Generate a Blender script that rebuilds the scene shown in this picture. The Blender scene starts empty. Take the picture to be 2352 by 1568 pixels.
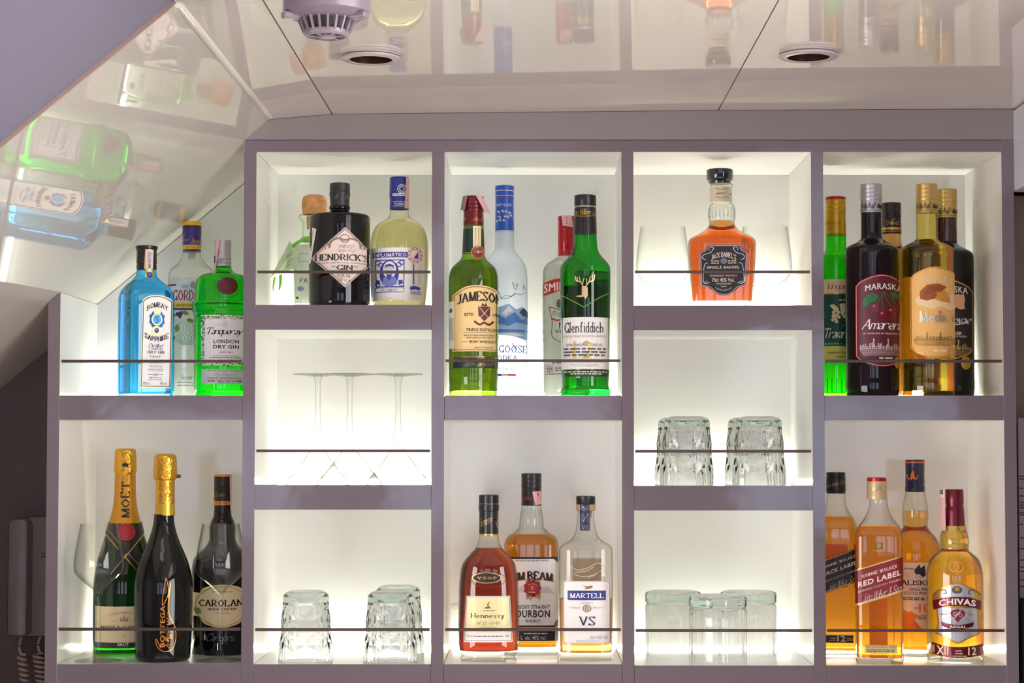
import bpy, bmesh, math, random
from mathutils import Vector

random.seed(7)
SC = bpy.context.scene
COL = SC.collection

# ------------------------------------------------------------------ camera, world, exposure
F_PX, DIST, EYE = 4500.0, 2.95, 1.5            # focal length in px, distance to the cabinet front, eye height
PITCH = math.atan(9.54e-6 * F_PX)
PPX, PPY = 1227.0, 1025.0 - F_PX * math.tan(PITCH)
cam_d = bpy.data.cameras.new('camera')
cam = bpy.data.objects.new('camera', cam_d)
COL.objects.link(cam)
cam.location = (0, -DIST, EYE)
cam.rotation_euler = (math.pi / 2 + PITCH, 0, 0)
cam_d.sensor_width = 36.0
cam_d.lens = F_PX * 36.0 / 2352.0
cam_d.shift_x = (1176 - PPX) / 2352.0
cam_d.shift_y = (PPY - 784) / 2352.0
cam_d.clip_start = 0.05
SC.camera = cam

W = bpy.data.worlds.new('world')
SC.world = W
W.use_nodes = True
W.node_tree.nodes['Background'].inputs[0].default_value = (0.62, 0.55, 0.58, 1)
W.node_tree.nodes['Background'].inputs[1].default_value = 0.45
LED = 75.0                                      # strength of the shelf lighting strips
WINDOW = 3.4                                    # strength of the daylight in the windows behind the camera
SIDE = 9.6                                     # strength of the added glowing panes at the sides
vs = SC.view_settings
vs.view_transform = 'Standard'
vs.look = 'None'
vs.gamma = 1
vs.use_curve_mapping = False
vs.exposure = 0.0
SC.cycles.max_bounces = 18
SC.cycles.transmission_bounces = 14
SC.cycles.glossy_bounces = 6
SC.cycles.diffuse_bounces = 5
SC.cycles.transparent_max_bounces = 40
SC.cycles.sample_clamp_indirect = 3.0
SC.cycles.blur_glossy = 0.0


def at(px, py, Y):
    """the world point seen at pixel (px, py) on the plane y = Y"""
    dx, dy = (px - PPX) / F_PX, (PPY - py) / F_PX
    c, s = math.cos(PITCH), math.sin(PITCH)
    d = (dx, c - dy * s, s + dy * c)
    t = (Y + DIST) / d[1]
    return Vector((d[0] * t, Y, EYE + d[2] * t))


# ------------------------------------------------------------------ materials
def lin(c):
    out = []
    for v in c:
        v = v / 255.0
        out.append(v / 12.92 if v <= 0.04045 else ((v + 0.055) / 1.055) ** 2.4)
    return tuple(out) + (1.0,)


MATS = {}


def newmat(name):
    m = bpy.data.materials.new(name)
    m.use_nodes = True
    nt = m.node_tree
    nt.nodes.clear()
    out = nt.nodes.new('ShaderNodeOutputMaterial')
    return m, nt, out


def pbr(name, col, rough=0.5, metal=0.0, ior=1.5, bump=0.0, bscale=60.0, vary=0.0, vscale=8.0, coat=0.0, alpha=1.0, stretch=None):
    if name in MATS:
        return MATS[name]
    m, nt, out = newmat(name)
    b = nt.nodes.new('ShaderNodeBsdfPrincipled')
    c = lin(col)
    b.inputs['Base Color'].default_value = c
    b.inputs['Roughness'].default_value = rough
    b.inputs['Metallic'].default_value = metal
    b.inputs['IOR'].default_value = ior
    b.inputs['Coat Weight'].default_value = coat
    b.inputs['Coat Roughness'].default_value = 0.05
    b.inputs['Alpha'].default_value = alpha
    nt.links.new(b.outputs[0], out.inputs[0])
    if bump or vary:
        tc = nt.nodes.new('ShaderNodeTexCoord')
        src = tc.outputs['Object']
        if stretch:
            mp = nt.nodes.new('ShaderNodeMapping')
            mp.inputs['Scale'].default_value = stretch
            nt.links.new(src, mp.inputs[0])
            src = mp.outputs[0]
    if bump:
        n = nt.nodes.new('ShaderNodeTexNoise')
        n.inputs['Scale'].default_value = bscale
        n.inputs['Detail'].default_value = 2
        nt.links.new(src, n.inputs['Vector'])
        bp = nt.nodes.new('ShaderNodeBump')
        bp.inputs['Strength'].default_value = bump
        bp.inputs['Distance'].default_value = 0.002
        nt.links.new(n.outputs[0], bp.inputs['Height'])
        nt.links.new(bp.outputs[0], b.inputs['Normal'])
    if vary:
        n2 = nt.nodes.new('ShaderNodeTexNoise')
        n2.inputs['Scale'].default_value = vscale
        n2.inputs['Detail'].default_value = 5
        nt.links.new(src, n2.inputs['Vector'])
        r = nt.nodes.new('ShaderNodeValToRGB')
        r.color_ramp.elements[0].position = 0.3
        r.color_ramp.elements[1].position = 0.7
        r.color_ramp.elements[0].color = tuple(v * (1 - vary) for v in c[:3]) + (1,)
        r.color_ramp.elements[1].color = tuple(min(1, v * (1 + vary)) for v in c[:3]) + (1,)
        nt.links.new(n2.outputs[0], r.inputs[0])
        nt.links.new(r.outputs[0], b.inputs['Base Color'])
    MATS[name] = m
    return m


def ink(c):
    return pbr('ink_%d_%d_%d' % tuple(c), c, 0.5)


def foil(c):
    return pbr('foil_%d_%d_%d' % tuple(c), c, 0.28, 0.75)


def thin_glass(name, col, edge, rough=0.015, frost=0.0, refl=0.045, graze=0.9):
    """thin glass wall: clear straight through, mirror-like at grazing angles, deeper in colour where seen edge-on"""
    if name in MATS:
        return MATS[name]
    m, nt, out = newmat(name)
    lw = nt.nodes.new('ShaderNodeLayerWeight')
    lw.inputs[0].default_value = 0.5
    p3 = nt.nodes.new('ShaderNodeMath'); p3.operation = 'POWER'; p3.inputs[1].default_value = 3.0
    p5 = nt.nodes.new('ShaderNodeMath'); p5.operation = 'POWER'; p5.inputs[1].default_value = 5.0
    nt.links.new(lw.outputs['Facing'], p3.inputs[0])
    nt.links.new(lw.outputs['Facing'], p5.inputs[0])
    ma = nt.nodes.new('ShaderNodeMath'); ma.operation = 'MULTIPLY_ADD'
    ma.inputs[1].default_value = graze; ma.inputs[2].default_value = refl
    nt.links.new(p5.outputs[0], ma.inputs[0])
    mc = nt.nodes.new('ShaderNodeMix'); mc.data_type = 'RGBA'
    mc.inputs[6].default_value = lin(col)
    mc.inputs[7].default_value = lin(edge)
    nt.links.new(p3.outputs[0], mc.inputs[0])
    tr = nt.nodes.new('ShaderNodeBsdfTransparent')
    nt.links.new(mc.outputs[2], tr.inputs[0])
    gl = nt.nodes.new('ShaderNodeBsdfGlossy')
    gl.inputs['Roughness'].default_value = rough
    src = tr.outputs[0]
    if frost:
        df = nt.nodes.new('ShaderNodeBsdfDiffuse'); df.inputs[0].default_value = (0.82, 0.87, 0.9, 1)
        tl = nt.nodes.new('ShaderNodeBsdfTranslucent'); tl.inputs[0].default_value = (0.86, 0.9, 0.93, 1)
        x1 = nt.nodes.new('ShaderNodeMixShader'); x1.inputs[0].default_value = 0.6
        nt.links.new(df.outputs[0], x1.inputs[1]); nt.links.new(tl.outputs[0], x1.inputs[2])
        x2 = nt.nodes.new('ShaderNodeMixShader'); x2.inputs[0].default_value = frost
        nt.links.new(src, x2.inputs[1]); nt.links.new(x1.outputs[0], x2.inputs[2])
        src = x2.outputs[0]
    mx = nt.nodes.new('ShaderNodeMixShader')
    nt.links.new(ma.outputs[0], mx.inputs[0])
    nt.links.new(src, mx.inputs[1])
    nt.links.new(gl.outputs[0], mx.inputs[2])
    nt.links.new(mx.outputs[0], out.inputs[0])
    MATS[name] = m
    return m


def liquid(name, col, thick=0.07, ior=1.36):
    """clear coloured liquid: refracting surface and absorption that grows with depth; col is the colour through `thick` metres"""
    if name in MATS:
        return MATS[name]
    m, nt, out = newmat(name)
    g = nt.nodes.new('ShaderNodeBsdfGlass')
    g.inputs['IOR'].default_value = ior
    g.inputs['Roughness'].default_value = 0.0
    nt.links.new(g.outputs[0], out.inputs[0])
    sig = [-math.log(max(v, 0.002)) / thick for v in lin(col)[:3]]
    d = max(sig)
    if d > 1e-3:
        va = nt.nodes.new('ShaderNodeVolumeAbsorption')
        va.inputs[0].default_value = tuple(1 - s / d for s in sig) + (1,)
        va.inputs[1].default_value = d
        nt.links.new(va.outputs[0], out.inputs[1])
    MATS[name] = m
    return m


def backlit(name, col):
    """paper thin enough to glow when lit from behind"""
    if name in MATS:
        return MATS[name]
    m, nt, out = newmat(name)
    df = nt.nodes.new('ShaderNodeBsdfDiffuse'); df.inputs[0].default_value = lin(col)
    tl = nt.nodes.new('ShaderNodeBsdfTranslucent'); tl.inputs[0].default_value = lin(col)
    mx = nt.nodes.new('ShaderNodeMixShader'); mx.inputs[0].default_value = 0.7
    nt.links.new(df.outputs[0], mx.inputs[1]); nt.links.new(tl.outputs[0], mx.inputs[2]); nt.links.new(mx.outputs[0], out.inputs[0])
    MATS[name] = m
    return m


def emit(name, col, k):
    if name in MATS:
        return MATS[name]
    m, nt, out = newmat(name)
    e = nt.nodes.new('ShaderNodeEmission')
    e.inputs[0].default_value = tuple(col) + (1,)
    e.inputs[1].default_value = k
    nt.links.new(e.outputs[0], out.inputs[0])
    MATS[name] = m
    return m


# ------------------------------------------------------------------ mesh helpers
def link(name, me, mats, parent=None):
    o = bpy.data.objects.new(name, me)
    COL.objects.link(o)
    if not isinstance(mats, (list, tuple)):
        mats = [mats]
    for m in mats:
        me.materials.append(m)
    if parent is not None:
        o.parent = parent
    return o


def obj(name, bm, mats, parent=None, smooth=None):
    me = bpy.data.meshes.new(name)
    bm.normal_update()
    bm.to_mesh(me)
    bm.free()
    if smooth is not None:
        for p in me.polygons:
            p.use_smooth = True
        me.set_sharp_from_angle(angle=math.radians(smooth))
    return link(name, me, mats, parent)


def thing(name, label, cat, loc=(0, 0, 0), rz=0.0, group=None, kind=None):
    o = bpy.data.objects.new(name, None)
    o.empty_display_size = 0.05
    COL.objects.link(o)
    o.location = loc
    o.rotation_euler = (0, 0, rz)
    tag(o, label, cat, group, kind)
    return o


def tag(o, label=None, cat=None, group=None, kind=None):
    if label: o['label'] = label
    if cat: o['category'] = cat
    if group: o['group'] = group
    if kind: o['kind'] = kind
    return o


def box_bm(x0, x1, y0, y1, z0, z1, bev=0.0, front=None, bm=None):
    """axis-aligned box; front = material index of the face towards -y"""
    bm = bm or bmesh.new()
    c = [(x, y, z) for x in (x0, x1) for y in (y0, y1) for z in (z0, z1)]
    v = [bm.verts.new(p) for p in c]
    fs = []
    for q in ((0, 1, 3, 2), (4, 6, 7, 5), (0, 4, 5, 1), (2, 3, 7, 6), (0, 2, 6, 4), (1, 5, 7, 3)):
        fs.append(bm.faces.new([v[i] for i in q]))
    if front is not None:
        fs[2].material_index = front
    if bev:
        bmesh.ops.bevel(bm, geom=list({e for f in fs for e in f.edges}), offset=bev, segments=2, affect='EDGES', profile=0.5)
    bmesh.ops.recalc_face_normals(bm, faces=bm.faces)
    return bm


def prism_bm(poly, y0, y1, front=None):
    """polygon in (x, z) pushed from y0 to y1"""
    bm = bmesh.new()
    a = [bm.verts.new((x, y0, z)) for x, z in poly]
    b = [bm.verts.new((x, y1, z)) for x, z in poly]
    f = bm.faces.new(a)
    if front is not None:
        f.material_index = front
    bm.faces.new(b[::-1])
    n = len(poly)
    for i in range(n):
        bm.faces.new((a[i], b[i], b[(i + 1) % n], a[(i + 1) % n]))
    bmesh.ops.recalc_face_normals(bm, faces=bm.faces)
    return bm


def lathe_bm(prof, n=40, closed=False, bm=None, cx=0.0, cy=0.0):
    """prof = [(r, z)...] turned about z"""
    bm = bm or bmesh.new()
    rings = []
    for r, z in prof:
        if r < 1e-6:
            rings.append([bm.verts.new((cx, cy, z))])
        else:
            rings.append([bm.verts.new((cx + r * math.cos(2 * math.pi * i / n), cy + r * math.sin(2 * math.pi * i / n), z)) for i in range(n)])
    pairs = list(zip(rings, rings[1:]))
    if closed:
        pairs.append((rings[-1], rings[0]))
    for a, b in pairs:
        for i in range(n):
            j = (i + 1) % n
            if len(a) == 1 and len(b) == 1:
                continue
            if len(a) == 1:
                bm.faces.new((a[0], b[j], b[i]))
            elif len(b) == 1:
                bm.faces.new((a[i], a[j], b[0]))
            else:
                bm.faces.new((a[i], a[j], b[j], b[i]))
    bmesh.ops.recalc_face_normals(bm, faces=bm.faces)
    return bm


def tube_bm(pts, r, n=8, bm=None):
    bm = bm or bmesh.new()
    pts = [Vector(p) for p in pts]
    rings = []
    up = Vector((0, 0, 1))
    for i, p in enumerate(pts):
        t = (pts[min(i + 1, len(pts) - 1)] - pts[max(i - 1, 0)]).normalized()
        a = t.cross(up)
        if a.length < 1e-3:
            a = t.cross(Vector((1, 0, 0)))
        a.normalize()
        b = t.cross(a)
        rings.append([bm.verts.new(p + r * (math.cos(2 * math.pi * k / n) * a + math.sin(2 * math.pi * k / n) * b)) for k in range(n)])
    for a, b in zip(rings, rings[1:]):
        for k in range(n):
            bm.faces.new((a[k], a[(k + 1) % n], b[(k + 1) % n], b[k]))
    bm.faces.new(rings[0][::-1])
    bm.faces.new(rings[-1])
    bmesh.ops.recalc_face_normals(bm, faces=bm.faces)
    return bm


# ------------------------------------------------------------------ flat print: shapes in picture units (x right, y down) as (verts, faces)
def P(pts):
    return (list(pts), [list(range(len(pts)))])


def R(x0, y0, x1, y1, r=0.0):
    if not r:
        return P([(x0, y0), (x1, y0), (x1, y1), (x0, y1)])
    return P(rr(x0, y0, x1, y1, r))


def rr(x0, y0, x1, y1, r, n=5):
    pts = []
    for cx, cy, a0 in ((x1 - r, y0 + r, -90), (x1 - r, y1 - r, 0), (x0 + r, y1 - r, 90), (x0 + r, y0 + r, 180)):
        for i in range(n + 1):
            a = math.radians(a0 + 90.0 * i / n)
            pts.append((cx + r * math.cos(a), cy + r * math.sin(a)))
    return pts


def ell(cx, cy, rx, ry=None, n=28):
    ry = rx if ry is None else ry
    return [(cx + rx * math.cos(2 * math.pi * i / n), cy + ry * math.sin(2 * math.pi * i / n)) for i in range(n)]


def E(cx, cy, rx, ry=None, n=28):
    return P(ell(cx, cy, rx, ry, n))


def L(pts, w, close=False):
    v, f = [], []
    pts = list(pts)
    if close:
        pts = pts + [pts[0]]
    for (ax, ay), (bx, by) in zip(pts, pts[1:]):
        dx, dy = bx - ax, by - ay
        l = math.hypot(dx, dy) or 1
        nx, ny = -dy / l * w / 2, dx / l * w / 2
        ex, ey = dx / l * w * 0.3, dy / l * w * 0.3
        i = len(v)
        v += [(ax + nx - ex, ay + ny - ey), (ax - nx - ex, ay - ny - ey), (bx - nx + ex, by - ny + ey), (bx + nx + ex, by + ny + ey)]
        f.append([i, i + 1, i + 2, i + 3])
    return v, f


def curve(pts, n=8):
    out = []
    m = len(pts)
    for i in range(m - 1):
        p0, p1, p2, p3 = pts[max(i - 1, 0)], pts[i], pts[i + 1], pts[min(i + 2, m - 1)]
        for k in range(n):
            t = k / n
            out.append(tuple(0.5 * (2 * b + (c - a) * t + (2 * a - 5 * b + 4 * c - d) * t * t + (3 * b - a - 3 * c + d) * t ** 3)
                             for a, b, c, d in zip(p0, p1, p2, p3)))
    out.append(tuple(pts[-1]))
    return out


def RING(cx, cy, rx, ry, w):
    return L(ell(cx, cy, rx, ry), w, True)


def cat(*ss):
    v, f = [], []
    for a, b in ss:
        i = len(v)
        v += a
        f += [[k + i for k in q] for q in b]
    return v, f


def star(cx, cy, r, k=5, q=0.42, a0=-90):
    return P([(cx + (r if i % 2 == 0 else r * q) * math.cos(math.radians(a0 + 180.0 * i / k)),
               cy + (r if i % 2 == 0 else r * q) * math.sin(math.radians(a0 + 180.0 * i / k))) for i in range(2 * k)])


GL = {
 'A': '004A80 2464', 'B': '000A ~0A3A683505 ~0535723000', 'C': '~784A054072 787A', 'D': '000A ~0A3A753000', 'E': '000A 0A6A 0545 0060 6A68 6062',
 'F': '000A 0A6A 0545 6A68', 'G': '~784A054073 7074 787A', 'H': '000A 707A 0575', 'I': '000A', 'J': '4A43 ~432001', 'K': '000A 047A 2670',
 'L': '000A 0060 6062', 'M': '000A 0A40 408A 808A', 'N': '000A 0A70 707A', 'O': '~4A0540854A', 'P': '000A ~0A3A673404', 'Q': '~4A0540854A 538z',
 'R': '000A ~0A3A673404 3470', 'S': '~683A0835623002 686A 0002', 'T': '404A 0A8A 0A08 8A88', 'U': '~0A0340737A', 'V': '0A408A', 'W': '0A305A709A',
 'X': '007A 0A70', 'Y': '0A45 8A45 4540', 'Z': '0A7A 7A00 0070', '0': '~3A0530653A', '1': '303A 3A18', '2': '~083A6800 0060',
 '3': '~083A5835 ~35623002', '4': '505A 5A03 0373', '5': '6A0A 0A06 ~0636633002', '6': '~5A1430633614', '7': '0A6A 6A20', '8': '~3A083562300235683A',
 '9': '~10663A073466', 'a': '~05264440 ~43022041', 'b': '000A ~0436533001', 'c': '~5436033051', 'd': '505A ~5426032051', 'e': '0353 ~5336033051',
 'f': '2027 ~273A59 0646', 'g': '~5426032051 565z ~5z2w0x', 'h': '000A ~04365450', 'i': '0006 0809', 'j': '2600', 'k': '000A 0346 2450', 'l': '000A',
 'm': '0006 ~04264440 ~44668480', 'n': '0006 ~04365450', 'o': '~3603305336', 'p': '060w ~0436533001', 'q': '565w ~5426032051', 'r': '0006 ~043655',
 's': '~45260523412001', 't': '2921 ~213051 0646', 'u': '~06022052 5650', 'v': '062046', 'w': '0620466086', 'x': '0640 0046', 'y': '0630 561w',
 'z': '0646 4600 0040', "'": '0A08', '.': '0001', '&': '~65300125383A1860', '-': '0343', ' ': '', ',': '010z', '+': '',
 '\u00d3': '~4A0540854A 4B6C', '\u010c': '~784A054072 787A 2C4B 4B6C',
 '\u00c1': '004A80 2464 4B6C', '\u00cb': '000A 0A6A 0545 0060 6A68 6062 1C1B 5C5B',
}
YV = {c: i for i, c in enumerate('0123456789ABC')}
YV.update({'w': -4, 'x': -3, 'y': -2, 'z': -1})


def glyphs(s, nib, thin, serif, slant, gap):
    """letters drawn with a broad nib held level: heavy uprights, fine hairlines, little bars at the feet"""
    V, F = [], []
    ox = 0.0

    def quad(a, b, c, d):
        i = len(V)
        V.extend([a, b, c, d])
        F.append([i, i + 1, i + 2, i + 3])

    for ch in s:
        if ch == ' ':
            ox += 4.0
            continue
        g = GL.get(ch)
        if g is None:
            ox += 3.0
            continue
        mx = 0
        strokes = []
        for st in g.split():
            c = st[0] == '~'
            q = st[1:] if c else st
            pts = [(float(q[i]), float(YV[q[i + 1]])) for i in range(0, len(q) - 1, 2)]
            mx = max([mx] + [p[0] for p in pts])
            strokes.append((c, pts))
        ends = [p for c, pts in strokes for p in (pts[0], pts[-1])]
        for c, pts in strokes:
            pp = curve(pts, 5) if c else pts
            for (ax, ay), (bx, by) in zip(pp, pp[1:]):
                sx = lambda x, y: (ox + x + slant * y, y)
                n = nib / 2
                k = 0.25 * nib if slant else 0.0
                quad(sx(ax - n, ay - k), sx(ax + n, ay + k), sx(bx + n, by + k), sx(bx - n, by - k))
                dx, dy = bx - ax, by - ay
                l = math.hypot(dx, dy) or 1
                tx, ty = -dy / l * thin / 2, dx / l * thin / 2
                quad(sx(ax + tx, ay + ty), sx(ax - tx, ay - ty), sx(bx - tx, by - ty), sx(bx + tx, by + ty))
            if serif and not c:
                for p, q in ((pts[0], pts[1]), (pts[-1], pts[-2])):
                    if p[1] in (0, 10, 6, -4) and abs(q[1] - p[1]) > 2.5 and ends.count(p) < 2:
                        x, y = ox + p[0], p[1] + (thin / 2 if p[1] in (0, -4) else -thin / 2)
                        w = nib / 2 + 0.85
                        quad((x - w, y - thin / 2), (x + w, y - thin / 2), (x + w, y + thin / 2), (x - w, y + thin / 2))
        ox += mx + gap
    return V, F


def fit(V, F, x0, x1, y0, y1, arc=0.0, slope=0.0, rot=0):
    if not V:
        return V, F
    a0, a1 = min(p[0] for p in V), max(p[0] for p in V)
    b0, b1 = min(p[1] for p in V), max(p[1] for p in V)
    out = []
    for x, y in V:
        u, v = (x - a0) / max(a1 - a0, 1e-6), (y - b0) / max(b1 - b0, 1e-6)
        if rot == 90:
            out.append((x1 - v * (x1 - x0), y1 - u * (y1 - y0)))
            continue
        if rot == -90:
            out.append((x0 + v * (x1 - x0), y0 + u * (y1 - y0)))
            continue
        X = x0 + u * (x1 - x0)
        Y = y1 - v * (y1 - y0)
        Y += arc * (2 * u - 1) ** 2 + slope * (X - (x0 + x1) / 2)
        out.append((X, Y))
    return out, F


def S(s, x0, x1, y0, y1, nib=1.7, thin=0.55, arc=0.0, slope=0.0, rot=0):
    """book serif lettering"""
    V, F = glyphs(s, nib, thin, True, 0.0, 3.2)
    return fit(V, F, x0, x1, y0, y1, arc, slope, rot)


def C(s, x0, x1, y0, y1, nib=0.9, arc=0.0, slope=0.0, rot=0):
    """sloping handwriting"""
    V, F = glyphs(s, nib, 0.4, False, 0.42, 1.0)
    return fit(V, F, x0, x1, y0, y1, arc, slope, rot)


def T(s, x0, x1, y0, y1, bold=0.0, arc=0.0, slope=0.0, rot=0):
    """plain sans lettering"""
    c = bpy.data.curves.new('t', 'FONT')
    c.body = s
    c.resolution_u = 2
    wide = 'M' in s or 'W' in s          # these letters choke when their outline is swollen: print them twice, a hair apart
    c.offset = 0.0 if wide else bold * 0.85
    c.space_character = 1.08
    o = bpy.data.objects.new('t', c)
    me = bpy.data.meshes.new_from_object(o)
    V = [(v.co.x, v.co.y) for v in me.vertices]
    F = [list(p.vertices) for p in me.polygons]
    bpy.data.objects.remove(o)
    bpy.data.curves.remove(c)
    bpy.data.meshes.remove(me)
    if wide and bold:
        d = bold * 0.55
        V, F = cat(([(x - d, y) for x, y in V], F), ([(x + d, y) for x, y in V], F))
    return fit(V, F, x0, x1, y0, y1, arc, slope, rot)


def scribble(x0, x1, y0, y1, seed=1, w=2.0):
    """an unreadable signature"""
    rnd = random.Random(seed)
    n = 16
    pts = [(x0 + (x1 - x0) * (i + rnd.uniform(-.5, .5)) / n, (y0 if i % 2 else y1) + rnd.uniform(-.3, .5) * (y1 - y0) * (1 if i % 2 else -1)) for i in range(n + 1)]
    return cat(L(curve(pts, 4), w), L([(x0 + .2 * (x1 - x0), y1), (x1, y1 - .15 * (y1 - y0))], w * .8))


def lines(x0, x1, ys, h, seed=1):
    """rows of print too small to read: runs of short word-like bars"""
    rnd = random.Random(seed)
    out = []
    for y in ys:
        x = x0
        while x < x1 - h:
            w = min(rnd.uniform(2.0, 6.0) * h, x1 - x)
            out.append(R(x, y, x + w, y + h))
            x += w + h * 0.9
    return cat(*out)


def shape_bm(shape, fx, fz, surf, eps, step, bm=None, mi=0, zstep=None):
    """lays a flat shape onto a surface: fx/fz turn picture units into local x and z, surf(x, z) gives the depth of the front"""
    t = bmesh.new()
    V, F = shape
    vs_ = [t.verts.new((fx(x, y), 0, fz(y))) for x, y in V]
    for f in F:
        try:
            t.faces.new([vs_[i] for i in f])
        except ValueError:
            pass
    big = [f for f in t.faces if len(f.verts) > 3]
    if big:
        bmesh.ops.triangulate(t, faces=big)
    if len(t.verts):
        xs = [v.co.x for v in t.verts]
        a, b = min(xs), max(xs)
        k = math.ceil(a / step)
        while k * step < b:
            if k * step > a:
                bmesh.ops.bisect_plane(t, geom=list(t.verts) + list(t.edges) + list(t.faces), plane_co=(k * step, 0, 0), plane_no=(1, 0, 0))
            k += 1
        if zstep:
            zs = [v.co.z for v in t.verts]
            a, b = min(zs), max(zs)
            k = math.ceil(a / zstep)
            while k * zstep < b:
                if k * zstep > a:
                    bmesh.ops.bisect_plane(t, geom=list(t.verts) + list(t.edges) + list(t.faces), plane_co=(0, 0, k * zstep), plane_no=(0, 0, 1))
                k += 1
    for v in t.verts:
        x, y = surf(v.co.x, v.co.z, eps)
        v.co.x, v.co.y = x, y
    for f in t.faces:
        f.normal_update()
        if f.normal.y > 0:
            f.normal_flip()
    bm = bm or bmesh.new()
    mp = {}
    for v in t.verts:
        mp[v] = bm.verts.new(v.co)
    for f in t.faces:
        try:
            g = bm.faces.new([mp[v] for v in f.verts])
            g.material_index = mi
        except ValueError:
            pass
    t.free()
    return bm


# ------------------------------------------------------------------ bottles
def pchip(pts, sub=5):
    """smooth the (z, ...) rows of a profile; rows must run one way in z"""
    n = len(pts)
    if n < 3:
        return pts
    cols = len(pts[0])
    z = [p[0] for p in pts]
    h = [z[i + 1] - z[i] for i in range(n - 1)]
    ders = []
    for c in range(1, cols):
        y = [p[c] for p in pts]
        d = [(y[i + 1] - y[i]) / h[i] for i in range(n - 1)]
        m = [d[0]] + [0.0] * (n - 2) + [d[-1]]
        for i in range(1, n - 1):
            if d[i - 1] * d[i] > 0:
                w1, w2 = 2 * h[i] + h[i - 1], h[i] + 2 * h[i - 1]
                m[i] = (w1 + w2) / (w1 / d[i - 1] + w2 / d[i])
        ders.append(m)
    out = []
    for i in range(n - 1):
        k = sub if abs(h[i]) > 0.004 else 2
        if h[i] and abs(h[i]) > 0.05:
            k = sub
        for j in range(k):
            t = j / k
            row = [z[i] + t * h[i]]
            for c in range(1, cols):
                a, b = pts[i][c], pts[i + 1][c]
                ma, mb = ders[c - 1][i], ders[c - 1][i + 1]
                row.append((2 * t ** 3 - 3 * t * t + 1) * a + (t ** 3 - 2 * t * t + t) * h[i] * ma + (-2 * t ** 3 + 3 * t * t) * b + (t ** 3 - t * t) * h[i] * mb)
            out.append(tuple(row))
    out.append(tuple(pts[-1]))
    return out


class Surface:
    """rows (z, rx, ry, p) from the top down: level outlines are super-ellipses of power p"""

    def __init__(s, rows):
        s.rows = rows

    def at(s, z):
        r = s.rows
        if z >= r[0][0]:
            return r[0][1:]
        for a, b in zip(r, r[1:]):
            if a[0] >= z >= b[0]:
                t = (a[0] - z) / max(a[0] - b[0], 1e-9)
                return tuple(u + (v - u) * t for u, v in zip(a[1:], b[1:]))
        return r[-1][1:]

    def __call__(s, x, z, eps):
        rx, ry, p = s.at(z)
        q = max(-0.985, min(0.985, x / rx))
        return q * (rx + eps), -(ry + eps) * (1 - abs(q) ** p) ** (1 / p)

    def back(s, x, z, eps):
        rx, ry, p = s.at(z)
        q = max(-0.9, min(0.9, x / rx))
        return q * (rx + eps), (ry + eps) * (1 - abs(q) ** p) ** (1 / p)

    def bm(s, n=44, inset=0.0, zlo=None, zhi=None, cap=True):
        rows = list(s.rows)
        if zhi is not None:
            rows = [(zhi,) + tuple(s.at(zhi))] + [r for r in rows if r[0] < zhi - 1e-5]
        if zlo is not None:
            rows = [r for r in rows if r[0] > zlo + 1e-5] + [(zlo,) + tuple(s.at(zlo))]
        b = bmesh.new()
        rings = []
        for z, rx, ry, p in rows:
            ring = []
            for i in range(n):
                a = 2 * math.pi * (i + 0.5) / n
                c, sn = math.cos(a), math.sin(a)
                e = 2.0 / p
                ring.append(b.verts.new(((rx - inset) * math.copysign(abs(c) ** e, c), (ry - inset) * math.copysign(abs(sn) ** e, sn), z)))
            rings.append(ring)
        for u, v in zip(rings, rings[1:]):
            for i in range(n):
                j = (i + 1) % n
                b.faces.new((u[i], u[j], v[j], v[i]))
        if cap:
            b.faces.new(rings[0])
            b.faces.new(rings[-1][::-1])
        bmesh.ops.recalc_face_normals(b, faces=b.faces)
        return b


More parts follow.
